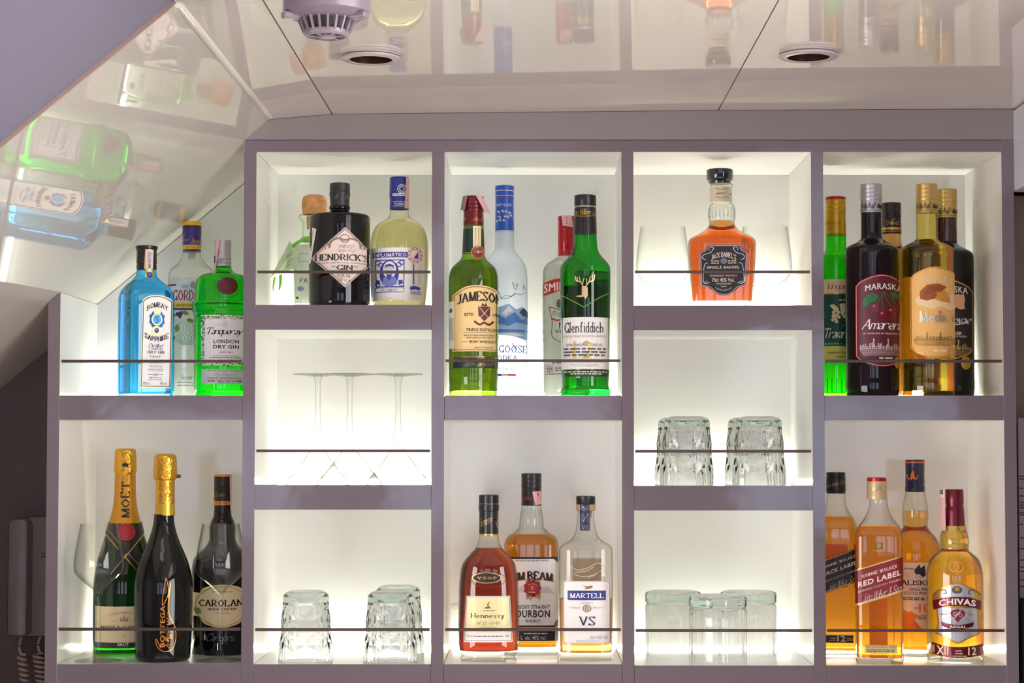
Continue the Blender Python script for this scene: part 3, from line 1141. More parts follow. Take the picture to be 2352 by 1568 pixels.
b.stick('neck_label', P([(348, 66), (434, 66), (432, 262), (418, 284), (430, 310), (430, 345), (408, 366), (376, 366), (350, 345), (350, 310), (360, 284), (340, 262)]), GOLD, tg, [
    (ink((206, 190, 190)), P([(356, 72), (428, 72), (424, 256), (390, 284), (350, 256)])), (BLACK, S('IMPORTED', 374, 404, 92, 258, 2, .8, rot=90)),
    (BLACK, E(390, 325, 28, 30)), (BLUE, E(390, 325, 20, 22))], zstep=0.004)

Z = (380, 500, 3.822)
b = Bottle(Z, 222, YB + 0.028, FL['A1'], 'gin_bottle', 'clear gin bottle with yellow and purple cap, standing behind blue and green bottles')
b.body([(296, 80, 2), (330, 84, 2), (380, 107, 2.2), (425, 150, 2.6), (450, 180, 3), (520, 205, 3.5), (700, 207, 3.5), (1500, 205, 3.5), (1555, 200, 3.5)], G_CLEAR, ratio=0.62)
b.fill(535, liquid('clear_spirit', (244, 248, 246)))
cp = ridges(b, 'cap', 72, 150, 85, 2, pbr('purple_cap', (58, 34, 110), 0.3))
cp2 = b.ring('cap_sleeve', [(150, 83), (246, 84), (247, 83), (300, 82)], pbr('purple_cap', (58, 34, 110), 0.3))
b.ring('cap_top', [(38, 78), (42, 85), (72, 85)], pbr('yellow_cap', (238, 190, 20), 0.35))
b.stick('cap_label', R(138, 246, 304, 281), pbr('yellow_cap', (238, 190, 20), 0.35), cp2, [(BLACK, T('& CO - ALEXANDER GORDON', 120, 320, 257, 270))])
b.print([(GOLD, cat(C('Gordon', 136, 198, 186, 212), C('Alexander', 216, 318, 184, 242)))], cp2.o, cp2)
b.ring('pourer', [(305, 30), (355, 30)], pbr('cork_grey', (200, 190, 172), 0.6))
lab = [(18, 818)] + [(18, 640)] + curve([(40, 640), (110, 580), (222, 556), (334, 580), (404, 640)], 5) + [(426, 640), (426, 818)]
b.stick('label', P(lab), pbr('pale_blue_label', (222, 230, 232), 0.45), prints=[
    (RED, S("GORDON'S", 62, 392, 640, 740, 2.2, .7)), (pbr('yellow_cap', (238, 190, 20), 0.35), R(20, 752, 424, 802)), (BLACK, T('LONDON DRY GIN', 72, 402, 768, 788, .02)),
    (NAVY, cat(R(20, 802, 424, 818), P([(0, 596), (96, 594), (86, 610), (0, 612)]))), (GREY, cat(E(232, 600, 22, 30), lines(140, 200, (598, 610, 622), 5)))])
LEAF = ink((122, 146, 56))
leaf = lambda x, y, l, a, w=.28: P([(x + l * (t * math.cos(a) - s * w * math.sin(math.pi * t) * math.sin(a)), y + l * (t * math.sin(a) + s * w * math.sin(math.pi * t) * math.cos(a)))
                                    for s, ts in ((1, (0, .25, .5, .75, 1)), (-1, (.75, .5, .25))) for t in ts])
b.print([(LEAF, cat(*[leaf(x, y, l, a) for x, y, l, a in ((90, 850, 60, 2.4), (140, 830, 70, .4), (180, 900, 60, .2), (120, 930, 90, 1.9), (100, 1050, 60, 2.7), (250, 850, 70, .9), (300, 900, 70, 2.2), (320, 1020, 70, 1.3))])),
         (ink((214, 224, 208)), cat(*[L(curve([(80 + 30 * i, 900), (130 + 28 * i, 980), (90 + 26 * i, 1060), (140 + 20 * i, 1120)], 5), 12) for i in range(9)])),
         (ink((70, 40, 110)), cat(E(105, 855, 16, 18), E(132, 850, 17, 22), E(125, 878, 14, 14))), (ink((160, 132, 52)), P([(195, 890), (240, 900), (240, 930), (190, 925)])),
         (NAVY, C('Alexander Gordon', 135, 330, 1380, 1425)), (ink((205, 205, 200)), lines(110, 330, (1445, 1470), 8))], b.root, name='label_lettering')

b = Bottle(Z, 497, YF + 0.045, FL['A1'], 'gin_bottle', 'vivid green gin bottle with maroon seal and silver cap beside the first post')
b.body([(430, 75), (455, 80), (480, 105), (508, 190), (530, 218), (560, 238), (640, 248), (738, 250), (742, 266), (760, 272), (818, 268), (840, 257), (860, 252), (1300, 249), (1500, 247), (1545, 243), (1557, 236)],
       thin_glass('vivid_green_glass', (60, 222, 62), (0, 120, 10)))
b.fill(500, liquid('green_gin', (206, 246, 200)), bottom=0.009)
cp = ridges(b, 'cap', 198, 300, 74, 4, M_SILVER)
nk = b.ring('cap_skirt', [(300, 71), (330, 74), (430, 75)], M_SILVER)
b.stick('neck_label', R(424, 356, 566, 412), pbr('grey_band', (150, 148, 150), .4), nk, [(WHITE, cat(L([(424, 356), (566, 356)], 4), L([(424, 412), (566, 412)], 4), T('LONDON', 498, 590, 368, 398), T('DRY', 425, 440, 368, 398)))])
sl = b.surf([(198, 78), (430, 78), (455, 82), (480, 107), (508, 192)])
b.stick('tax_stamp', P([(436, 198), (470, 202), (440, 420), (432, 500), (395, 500), (424, 330)]), M_STAMP, sl, [(BLACK, R(424, 340, 434, 400))], zstep=.004)
b.ring('seal_rim', [(531, 2), (532, 3)], M_MAROON) if False else None
M_WAX = pbr('maroon_wax', (84, 12, 20), .3, bump=.4, bscale=250)
b.stick('wax_seal', E(536, 615, 88, 78), M_WAX, prints=[(pbr('maroon_wax_relief', (108, 24, 30), .3), cat(RING(536, 615, 70, 62, 4), L(curve([(510, 640), (525, 590), (545, 640), (565, 590)], 4), 7)))], eps=.0022)
b.print([(pbr('green_relief', (20, 120, 20), .1), cat(RING(536, 615, 112, 100, 8)))], b.root, name='seal_ring')
GRN = ink((66, 96, 48))
orn = []
rnd = random.Random(3)
for i in range(70):
    t = i / 70
    if t < .45: x, y = 318 + rnd.uniform(4, 26), 880 + t / .45 * 415
    elif t < .75: x, y = 318 + (t - .45) / .3 * 380, 872 + rnd.uniform(6, 26)
    else: x, y = 318 + (t - .75) / .25 * 380, 1272 + rnd.uniform(4, 26)
    orn.append(leaf(x, y, rnd.uniform(12, 24), rnd.uniform(0, 6.3), .35))
b.stick('label', P([(312, 868), (690, 868), (690, 1305), (318, 1305), (316, 1130), (326, 1085), (312, 1065)]), M_PAPER, prints=[
    (ink((196, 206, 176)), P([(318, 876), (690, 876), (690, 1298), (324, 1298), (322, 1130), (334, 1088), (318, 1062)])), (GRN, cat(*orn)),
    (pbr('label_white', (234, 230, 232), .4), P([(350, 905), (520, 905), (540, 885), (560, 905), (690, 905), (690, 1268), (350, 1268), (350, 1120), (338, 1088), (350, 1060)])),
    (BLACK, cat(C('Tanqueray', 366, 672, 976, 1060, 1.5), T('LONDON', 422, 638, 1081, 1114, .03), T('DRY GIN', 420, 638, 1128, 1160, .03))),
    (RED, T('ESTD 1830', 478, 586, 1185, 1198, .02)), (DGREY, cat(T('SIGNATURE RECIPE', 420, 636, 1218, 1228), lines(385, 660, (1236,), 6))), (ink((214, 212, 216)), cat(E(520, 948, 22, 28), lines(412, 500, (945, 956), 6)))])
b.stick('lower_label', R(320, 1338, 690, 1466), pbr('grey_label', (200, 198, 200), .4), prints=[
    (BLACK, cat(T('PRODUCED & BOTTLED IN GREAT BRITAIN', 372, 668, 1344, 1354), T('CHARLES TANQUERAY & Co', 370, 664, 1408, 1424), T('70cl e', 458, 514, 1430, 1458), T('43,1% vol', 530, 602, 1430, 1458), lines(372, 440, (1436,), 7), lines(614, 664, (1436,), 7))),
    (ink((60, 150, 100)), C('Cha Tanqueray', 430, 630, 1368, 1402, .6))])

# ---- niche A2
Z = (0, 940, 2.497)
b = Bottle(Z, 714, YB, FL['A2'], 'champagne_bottle', 'green champagne bottle with matt gold neck foil and black star', rot=0, pymid=1300)
b.body([(560, 66), (640, 84), (700, 105), (760, 126), (860, 155), (950, 171), (1050, 178), (1300, 179), (1420, 176)], thin_glass('dark_green_glass', (70, 134, 52), (3, 30, 5)))
b.fill(760, liquid('green_champagne', (92, 150, 40)))
cp = b.ring('foil_cap', [(224, 46), (228, 56), (245, 61), (300, 64), (345, 66), (366, 62), (374, 60)], M_GOLDFOIL, sub=4)
nk = b.ring('neck_foil', [(374, 60), (480, 63), (560, 71), (600, 80), (622, 86), (650, 93)], pbr('satin_gold_foil', (208, 150, 52), .35, .7), sub=4)
b.print([(BLACK, star(714, 316, 21))], cp.o, cp, eps=.001, zstep=.002)
b.print([(BLACK, S('MO\u00cbT', 686, 740, 412, 620, 2.0, .7, rot=90))], nk.o, nk, eps=.0007)
sash = b.surf([(600, 81), (650, 94), (700, 108), (760, 129), (860, 158), (950, 174)])
M_SASH = pbr('black_sash', (18, 16, 18), .3)
b.stick('sash', P([(622, 640), (700, 700), (714, 735), (728, 700), (806, 640), (818, 700), (640, 925), (655, 870), (790, 925), (600, 700)]), M_SASH, sash, eps=.0012, zstep=.006) if False else None
b.stick('sash', P([(618, 640), (720, 690), (820, 830), (800, 925), (606, 706)]), M_SASH, sash, [(GOLD, cat(L([(606, 708), (792, 925)], 5), L([(626, 690), (806, 900)], 3)))], eps=.0010, zstep=.006)
b.stick('sash', P([(808, 640), (820, 706), (640, 930), (652, 862), (720, 700)]), M_SASH, sash, [(GOLD, cat(L([(818, 712), (640, 932)], 5), L([(700, 860), (722, 820)], 4)))], eps=.0016, zstep=.006)
b.stick('wax_seal', E(720, 697, 48, 50), pbr('red_wax', (170, 20, 28), .35, bump=.3, bscale=200), sash, [(ink((120, 12, 20)), RING(720, 697, 34, 36, 3))], eps=.0034)
b.stick('label', R(552, 1116, 876, 1352), M_CREAM, prints=[
    (pbr('grey_black_band', (52, 48, 50), .4), R(552, 1320, 876, 1352)), (WHITE, T('BRUT', 680, 742, 1323, 1337, .03)), (ink((170, 150, 110)), cat(T('CHAMPAGNE', 626, 802, 1144, 1158, arc=14),
    P([(692, 1200), (690, 1172), (703, 1186), (714, 1162), (725, 1186), (738, 1172), (736, 1200)]), L([(648, 1198), (682, 1198)], 2), L([(746, 1198), (780, 1198)], 2))),
    (BLACK, S('MO\u00cbT & CHANDON', 584, 846, 1222, 1246, 1.8, .6)), (GOLD, E(712, 1282, 6))])

b = Bottle(Z, 938, YF - 0.008, FL['A2'], 'sparkling_wine_bottle', 'black bulbous sparkling wine bottle with crinkled gold foil neck', pymid=1300)
b.body([(600, 56), (650, 61), (700, 72), (770, 97), (830, 124), (900, 149), (980, 166), (1060, 170), (1200, 167), (1330, 162), (1420, 158), (1450, 146)],
       pbr('smoky_black_glass', (16, 17, 15), 0.04, ior=1.45))
cp = b.ring('foil_cap', [(254, 44), (262, 58), (282, 65), (330, 67), (378, 69), (400, 64), (404, 56)], M_GOLDFOIL, sub=4, cx=944)
b.ring('neck_foil', [(404, 55), (470, 54), (540, 55), (606, 57)], M_GOLDFOIL, sub=4, cx=944)
b.ring('foil_band', [(540, 56.5), (604, 58)], pbr('yellow_gold_foil', (206, 170, 60), .3, .6), cx=944)
bm = box_bm(b.fx(1008), b.fx(1033), -0.003, 0.003, b.fz(393), b.fz(373), bev=.001)
obj('foil_tab', bm, M_BLKCAP, b.root)
COP = foil((232, 150, 70))
b.print([(COP, cat(L(curve([(952, 955), (938, 1040), (934, 1110), (965, 1050), (978, 985), (970, 1060), (966, 1140), (985, 1195), (1006, 1240), (1008, 1310), (985, 1362), (940, 1370), (905, 1340), (900, 1300), (925, 1350)], 6), 4),
                   L(curve([(955, 958), (965, 1010), (968, 1100)], 4), 3), T('BOTTEGA', 922, 948, 1112, 1346, .02, rot=90), C('Millesimato', 950, 972, 1150, 1352, .6, rot=90), T('BRUT', 974, 992, 1238, 1300, rot=90)))], b.root, name='gold_print')

b = Bottle(Z, 1275, YB + .006, FL['A2'], 'cream_liqueur_bottle', 'black cream liqueur bottle with cream winged label, behind a wine glass', pymid=1300)
b.body([(548, 49), (605, 52), (640, 66), (680, 76), (740, 76), (775, 90), (820, 135), (860, 166), (920, 175), (1300, 176), (1400, 172), (1420, 166)], pbr('near_black_brown_glass', (14, 10, 12), .04, ior=1.45))
nk = b.ring('cap', [(372, 48), (376, 51), (440, 51), (442, 49), (446, 51), (550, 50)], M_BLKCAP)
b.print([(foil((226, 150, 60)), cat(R(1224, 525, 1326, 548), R(1224, 372, 1326, 384))), (BLACK, T('CREAM', 1240, 1300, 530, 543)), (foil((190, 130, 60)), C('Quality', 1228, 1290, 478, 506))], nk.o, nk)
b.stick('tax_stamp', P([(1312, 374), (1324, 374), (1324, 576), (1316, 576)]), M_STAMP, b.surf([(372, 53), (600, 53)]))
b.stick('label', P([(1104, 1040)] + curve([(1150, 1040), (1180, 1008), (1275, 992), (1370, 1008), (1400, 1040)], 5) + [(1446, 1040), (1446, 1172)] + curve([(1400, 1172), (1370, 1215), (1275, 1235), (1180, 1215), (1150, 1172)], 5) + [(1104, 1172)]), M_CREAM, prints=[
    (GOLD, RING(1275, 1114, 150, 112, 4)), (BLACK, cat(S('CAROLANS', 1146, 1420, 1076, 1116, 2.4, .9), T('IRISH CREAM', 1196, 1354, 1123, 1138, .02))), (RED, C('Finest quality', 1230, 1322, 1146, 1164, .6)), (ink((110, 140, 80)), leaf(1118, 1130, 50, .5, .4)), (GREY, lines(1220, 1340, (1030,), 6))])
b.print([(ink((150, 160, 175)), cat(C('Carolans', 1190, 1350, 1268, 1312, .5), lines(1134, 1180, (1390,), 7)))], b.root, name='label_lettering')
# ---- niche B1
Z = (560, 320, 3.409)
b = Bottle(Z, 745, YF - .004, FL['B1'], 'gin_bottle', 'black apothecary gin bottle with diamond shaped cream label')
b.body([(522, 72), (560, 76), (573, 100), (582, 150), (590, 205), (600, 232), (620, 239), (900, 241), (1270, 241), (1300, 234)], M_BLKGLASS, sub=4)
b.ring('neck_ring', [(520, 70), (526, 82), (540, 84), (556, 76)], M_BLKGLASS, sub=3)
cp = b.ring('cap', [(345, 70), (350, 79), (405, 81), (411, 77), (416, 77), (418, 82), (440, 82), (460, 77), (524, 76)], pbr('matt_black_cap', (30, 30, 31), .45))
b.print([(ink((120, 116, 110)), cat(L([(706, 470), (728, 438)], 4), L([(716, 474), (734, 446)], 4), L([(784, 470), (806, 438)], 4), L([(796, 472), (812, 446)], 4)))], cp.o, cp)
D = [(787, 712), (1045, 942), (787, 1176), (524, 946)]
sc = lambda k: [(785 + (x - 785) * k, 945 + (y - 945) * k) for x, y in D]
BRN = ink((140, 116, 104))
b.stick('label', P(D), pbr('blush_label_paper', (232, 214, 202), .45), prints=[
    (BLACK, cat(L(sc(.955), 3.5, True), L(sc(.915), 2, True))),
    (BRN, cat(RING(785, 800, 34, 30, 7), L(curve([(668, 870), (680, 825), (730, 800), (785, 812), (840, 800), (895, 825), (908, 870)], 5), 14), L(curve([(640, 880), (628, 855), (650, 840), (668, 860)], 4), 7), L(curve([(925, 880), (940, 855), (920, 840), (900, 860)], 4), 7),
              C('small batch', 735, 860, 838, 872, .7), C('handcrafted', 728, 870, 874, 906, .7))),
    (BLACK, cat(S("HENDRICK'S", 556, 968, 918, 972, 2.2, .7), S('GIN', 722, 850, 1004, 1044, 2), T('EST. 1886', 745, 824, 1053, 1064), T('41.4% Vol.', 728, 832, 1074, 1102), T('70 cl e', 740, 826, 1108, 1130), L([(715, 1069), (855, 1069)], 2),
                L(curve([(685, 1012), (700, 1018), (712, 1012)], 3), 4), L(curve([(860, 1012), (872, 1018), (885, 1012)], 3), 4))), (DGREY, T('DISTILLED AND BOTTLED IN SCOTLAND', 572, 962, 983, 993))])
b.stick('side_sticker', P([(508, 692), (566, 722), (522, 985), (500, 975)]), M_PAPER, prints=[(DGREY, cat(T('lot 40 96', 508, 534, 790, 880, rot=90), *[L([(522 + i * 9, 720 + i * 5), (508 + i * 8, 790)], 2) for i in range(4)]))])

b = Bottle(Z, 1213, YF + .03, FL['B1'], 'rum_bottle', 'pale yellow rum bottle with royal blue capsule and white label')
b.body([(548, 72), (585, 75), (610, 88), (632, 112), (660, 158), (700, 195), (760, 218), (840, 228), (950, 229), (1150, 224), (1280, 216), (1295, 205)], thin_glass('clear_glass_warm', (250, 250, 240), (170, 165, 120)))
b.fill(632, liquid('pale_rum', (252, 246, 204)))
M_ROYAL = pbr('royal_blue_capsule', (26, 44, 134), .35)
cp = b.ring('capsule', [(298, 70), (303, 75), (455, 79), (470, 75), (480, 74), (548, 76)], M_ROYAL)
b.print([(WHITE, cat(RING(1232, 397, 31, 33, 6), RING(1232, 397, 17, 20, 5), P([(1162, 432), (1262, 430), (1262, 452), (1162, 452)]), T('PLANAS', 1178, 1252, 504, 522, .02), L([(1166, 496), (1262, 496)], 3), L([(1166, 530), (1262, 530)], 3))), (ink((90, 110, 170)), lines(1172, 1256, (438,), 5))], cp.o, cp)
b.stick('tax_stamp', P([(1264, 305), (1284, 305), (1290, 550), (1252, 545)]), M_STAMP, b.surf([(298, 84), (548, 84)]), [(RED, lines(1262, 1280, (400, 480), 4))])
BL = ink((52, 60, 150))
b.stick('label', P(rr(992, 868, 1408, 1274, 12)), M_PAPER, prints=[
    (BL, cat(R(1010, 903, 1278, 945), L([(1032, 965), (1252, 965), (1248, 1170), (1040, 1170)], 7, True), *[RING(x, y, 18, 16, 6) for x, y in ((1052, 985), (1232, 985), (1050, 1150), (1232, 1150), (1072, 1000), (1212, 1000))],
              E(1138, 1068, 74, 104), R(1036, 1118, 1066, 1150), R(1208, 1118, 1240, 1150))),
    (M_PAPER, cat(S('DIPLOM\u00c1TICO', 1020, 1268, 906, 940, 2.2, .8), E(1140, 1040, 50, 66))),
    (ink((120, 126, 188)), cat(P([(1080, 1150), (1095, 1100), (1125, 1085), (1155, 1085), (1190, 1105), (1200, 1150), (1140, 1172)]))),
    (ink((206, 208, 226)), cat(E(1138, 1050, 32, 44))), (BL, cat(P([(1104, 1032), (1108, 1004), (1140, 994), (1172, 1006), (1174, 1034), (1160, 1014), (1118, 1014)]), P([(1120, 1078), (1156, 1078), (1150, 1110), (1138, 1120), (1126, 1110)]), L(curve([(1118, 1072), (1138, 1080), (1160, 1070)], 3), 5))),
    (M_PAPER, cat(P([(1030, 1180), (1252, 1180), (1244, 1212), (1040, 1212)]))), (BL, cat(L([(1030, 1180), (1252, 1180), (1244, 1212), (1040, 1212)], 4, True), S('PLANAS', 1078, 1200, 1186, 1208), L([(1322, 996), (1322, 1050)], 7), L([(1322, 1062), (1322, 1150)], 7), lines(1300, 1382, (1208, 1222), 5), P([(1296, 1170), (1330, 1162), (1372, 1172), (1370, 1196), (1332, 1188), (1298, 1196)]), P([(1322, 950), (1356, 900), (1358, 950)]))),
    (ink((222, 92, 84)), cat(RING(1334, 925, 56, 60, 3), RING(1334, 925, 38, 42, 3), *[E(1334 + 47 * math.cos(i * .62), 925 + 51 * math.sin(i * .62), 6) for i in range(10)])), (GREY, cat(L([(1330, 1000), (1330, 1150)], 3), L([(1376, 990), (1376, 1140)], 3), L([(1360, 1000), (1360, 1150)], 3)))])

b = Bottle(Z, 545, YB + .004, FL['B1'], 'tequila_bottle', 'squat clear tequila bottle with round cork and lime green ribbon, behind black bottle')
b.body([(590, 110, 2, 1), (604, 124, 2, 1), (640, 100, 2, 1), (650, 92, 2), (700, 92, 2, 1), (765, 96, 2, 1), (790, 112, 3, .9), (815, 145, 4, .85), (840, 158, 5, .8), (900, 160, 6, .8), (1290, 158, 6, .8), (1300, 154, 6, .8)], thin_glass('clear_glass_green_tint', (250, 253, 248), (168, 212, 160)))
b.fill(835, liquid('clear_spirit', (244, 248, 246)), bottom=.012)
b.ring('cork', [(438, 60), (446, 78), (470, 94), (520, 100), (560, 96), (584, 92), (590, 88)], pbr('cork', (206, 150, 92), .75, bump=.6, bscale=90, vary=.35, vscale=60), sub=4)
b.ring('cork_stem', [(606, 62), (700, 58)], pbr('cork', (206, 150, 92), .75))
b.stick('tax_stamp', R(500, 437, 592, 447), M_STAMP, b.surf([(430, 80), (470, 98)]), zstep=.002)
M_RIB = pbr('lime_ribbon', (120, 206, 40), .4)
nr = b.surf([(770, 100), (790, 116), (815, 150), (840, 163), (900, 165), (1300, 165)])
b.ring('ribbon', [(768, 100), (784, 112), (796, 122), (800, 122)], M_RIB)


def panel(name, pts, y0, mat, th=.0007):
    """a stiff paper leaf given by picture points with a depth for each corner"""
    bm = bmesh.new()
    f = [bm.verts.new((b.fx(x), y, b.fz(z))) for (x, z), y in zip(pts, y0)]
    g_ = [bm.verts.new((b.fx(x), y + th, b.fz(z))) for (x, z), y in zip(pts, y0)]
    bm.faces.new(f)
    bm.faces.new(g_[::-1])
    for i in range(len(f)):
        j = (i + 1) % len(f)
        bm.faces.new((f[i], g_[i], g_[j], f[j]))
    bmesh.ops.recalc_face_normals(bm, faces=bm.faces)
    return obj(name, bm, mat, b.root)


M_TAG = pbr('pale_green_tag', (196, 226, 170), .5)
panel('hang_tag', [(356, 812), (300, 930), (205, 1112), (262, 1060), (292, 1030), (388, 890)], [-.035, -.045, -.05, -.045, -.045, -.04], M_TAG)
tg_ = panel('hang_tag', [(388, 890), (300, 1030), (270, 1058), (398, 1040), (440, 900)], [-.04, -.047, -.047, -.05, -.045], pbr('painted_lit_green_tag', (206, 232, 186), .5))  # same tag green made paler: the lit look is in the colour
bm = bmesh.new()
for i in range(9):
    shape_bm(L([(318 + i * 1.5 + 2 * (8 - i), 935 + i * 11), (382 - i * 4, 925 + i * 11)], 3), b.fx, b.fz, lambda x, z, e: (x, -.052), 0, 1, bm)
obj('lettering', bm, DGREY, tg_)
panel('ribbon_bow', [(356, 850), (420, 812), (500, 780), (500, 800), (430, 832), (388, 868), (345, 905)], [-.036, -.04, -.044, -.044, -.04, -.036, -.036], M_RIB)
panel('ribbon_tail', [(238, 1100), (250, 1104), (240, 1160), (230, 1222), (226, 1180), (230, 1130)], [-.05] * 6, M_RIB)
panel('ribbon_tail', [(276, 1090), (298, 1080), (298, 1150), (280, 1208), (272, 1200), (278, 1140)], [-.052] * 6, M_RIB)
b.print([(DGREY, S('PATR\u00d3N', 434, 640, 1088, 1134, 2, .7)), (GREY, cat(L([(430, 910), (660, 910), (660, 970), (430, 970)], 4, True), L([(395, 1030), (395, 1298)], 3))), (ink((150, 190, 226)), E(445, 1180, 26, 18)), (BLACK, E(420, 1250, 10, 9))], b.root, name='label_lettering')

# ---- niche C1
Z = (1000, 320, 2.376)
b = Bottle(Z, 207, YF, FL['C1'], 'whiskey_bottle', 'olive green whiskey bottle with maroon cap and arched cream label')
b.body([(468, 54), (485, 55), (560, 58), (630, 62), (655, 72), (680, 98), (705, 121), (735, 132), (770, 136), (1000, 136), (1170, 135), (1300, 134), (1345, 132), (1370, 133), (1395, 128)], thin_glass('olive_green_glass', (176, 206, 96), (48, 66, 8)))
b.fill(662, liquid('olive_whiskey', (166, 160, 24)), bottom=.008)
cp = ridges(b, 'cap', 312, 395, 57, 4, M_MAROON, 1.5)
ck = b.ring('cap_skirt', [(395, 54), (470, 56)], M_MAROON)
b.print([(GOLD, cat(C('John Jameson', 200, 300, 428, 452, .8), C('son', 154, 166, 430, 446)))], ck.o, ck)
tp = b.surf([(306, 60), (330, 64), (400, 74)])
b.stick('tax_stamp', P([(218, 312), (252, 312), (300, 410), (268, 406)]), M_STAMP, b.surf([(306, 62), (420, 100)]), [(RED, lines(250, 262, (360,), 3))], zstep=.004)
b.stick('tax_stamp', P([(150, 316), (176, 312), (160, 392), (136, 390)]), pbr('brown_stamp', (150, 118, 116), .5), b.surf([(306, 62), (420, 78)]), zstep=.004)
DG = pbr('dark_green_label', (14, 48, 40), .4)
nl = b.stick('neck_label', P([(140, 482), (274, 482), (282, 630), (134, 630)]), DG, prints=[(GOLD, cat(L([(140, 488), (274, 488)], 3), L([(134, 624), (282, 624)], 3))), (CREAM, R(204, 478, 246, 600)), (DGREY, cat(T('TRIPLE DISTILLED', 213, 221, 488, 590, rot=-90), T('IRISH WHISKEY', 229, 237, 488, 590, rot=-90)))])
b.stick('medallion', E(228, 622, 33, 38), foil((210, 170, 110)), prints=[(pbr('maroon_ink', (126, 34, 36), .4), E(228, 622, 28, 33)), (CREAM, S('JJ&S', 209, 250, 612, 632, 2)), (GOLD, RING(228, 622, 23, 27, 1.5))], eps=.002)
lab = [(94, 1162), (94, 858)] + curve([(94, 858), (160, 816), (232, 806), (310, 818), (372, 860)], 5) + [(372, 1162)]
b.stick('label', P(lab), pbr('buff_label_paper', (238, 206, 142), .45), prints=[
    (ink((96, 40, 30)), cat(L([(104, 1154), (104, 864)] + curve([(104, 864), (165, 825), (232, 815), (305, 827), (362, 866)], 4) + [(362, 1154)], 3, True), P([(232, 922), (296, 922), (294, 970), (264, 1000), (234, 970)]), P([(248, 920), (255, 900), (264, 912), (274, 900), (282, 920)]), L(curve([(214, 1002), (240, 1018), (264, 1008), (290, 1018), (312, 1002)], 4), 11))),
    (CREAM, cat(L([(240, 928), (290, 985)], 3), L([(290, 928), (240, 985)], 3))),
    (BLACK, cat(S('JAMESON', 120, 362, 838, 892, 2.6, 1.0, arc=20), T('ESTD', 160, 208, 956, 972, .02), T('1780', 310, 346, 956, 972, .02), T('TRIPLE DISTILLED', 168, 338, 1038, 1054, .02), T('SMOOTH IRISH WHISKEY MADE TO', 156, 340, 1072, 1081, .01), T('JOHN JAMESON WAY SINCE 1780', 166, 338, 1086, 1095, .01), T('IRISH WHISKEY', 185, 328, 1104, 1118, .02), T('PRODUCT OF IRELAND', 213, 310, 1139, 1146))), (BRN, cat(L([(156, 1061), (340, 1061)], 2), L([(145, 1111), (175, 1111)], 2)))])
b.stick('side_sticker', R(76, 890, 106, 1146), M_PAPER, prints=[(DGREY, cat(E(88, 940, 8, 12), *[L([(82 + i * 6, 980), (82 + i * 6, 1100)], 1.5) for i in range(4)]))], eps=.001)
b.stick('lower_label', R(100, 1186, 366, 1252), DG, prints=[(GOLD, cat(L([(100, 1190), (366, 1190)], 2), L([(100, 1198), (366, 1198)], 2), C('John Jameson', 160, 320, 1212, 1242, .7)))])
b.print([(pbr('olive_relief', (120, 130, 40), .1), T('1780', 240, 310, 1284, 1320))], b.root, name='embossing')

b = Bottle(Z, 377, YB + .004, FL['C1'], 'vodka_bottle', 'tall frosted white vodka bottle with royal blue capsule')
b.body([(498, 51), (560, 51), (598, 54), (630, 72), (660, 98), (690, 115), (740, 124), (800, 126), (1390, 126), (1398, 122)], thin_glass('frosted_glass', (232, 238, 244), (190, 200, 206), rough=.25, frost=.62))
cp = b.ring('capsule', [(254, 46), (257, 52), (276, 52), (340, 50), (500, 52)], pbr('bright_blue_capsule', (20, 74, 168), .3))
b.print([(WHITE, cat(L([(325, 284), (430, 284)], 3), L([(325, 312), (430, 312)], 2), T('GREY GOOSE', 335, 413, 356, 370), *[L([(x - 6, y - 8), (x, y), (x + 2, y - 12), (x + 8, y + 4)], 2.5) for x, y in ((345, 405), (365, 402), (383, 405), (402, 410), (350, 432), (378, 430), (395, 432), (408, 424), (336, 455), (352, 450), (372, 452))])), (RED, L([(325, 318), (430, 318)], 2))], cp.o, cp)
MB, LB = ink((70, 120, 190)), ink((150, 186, 222))
b.print([(LB, P([(255, 1060), (255, 980), (300, 940), (350, 955), (400, 905), (440, 935), (470, 920), (500, 940), (500, 1100), (420, 1080)])),
         (MB, cat(P([(300, 1020), (340, 960), (380, 985), (430, 950), (470, 990), (500, 975), (500, 1015), (440, 1005), (400, 1025), (350, 1015)]), P([(270, 1040), (500, 1045), (500, 1056), (330, 1060)]))),
         (WHITE, cat(P([(360, 960), (400, 915), (425, 945), (400, 950), (385, 970)]), P([(330, 1066), (430, 1062), (500, 1078), (420, 1080)]))), (ink((60, 66, 84)), P([(455, 950), (480, 925), (500, 945), (500, 975), (475, 970)])),
         (DGREY, cat(*[L([(x - 40, y + 20), (x - 12, y), (x + 14, y + 6), (x + 40, y - 12)], 2.5) for x, y in ((395, 860), (450, 850))], L([(428, 825), (418, 790), (436, 812), (446, 795), (440, 825), (428, 825)], 2.5), L([(478, 830), (476, 800), (490, 828)], 2.5), L([(345, 840), (362, 880), (400, 875), (430, 850)], 2.5))),
         (ink((40, 70, 160)), cat(S('GREY GOOSE', 212, 497, 1128, 1170, 1.6, .6), S('VODKA', 310, 446, 1182, 1214, 1.6, .6))), (BLACK, L([(418, 1118), (432, 1150), (440, 1128)], 3)),
         (DGREY, cat(T('DISTILLED AND BOTTLED', 282, 466, 1225, 1235), S('FRANCE', 332, 426, 1248, 1266), T('70 cl', 476, 496, 1348, 1362))),
         (ink((40, 80, 170)), R(320, 1283, 362, 1295)), (WHITE, R(362, 1283, 394, 1295)), (ink((216, 90, 80)), R(394, 1283, 436, 1295))], b.root, name='label_lettering')

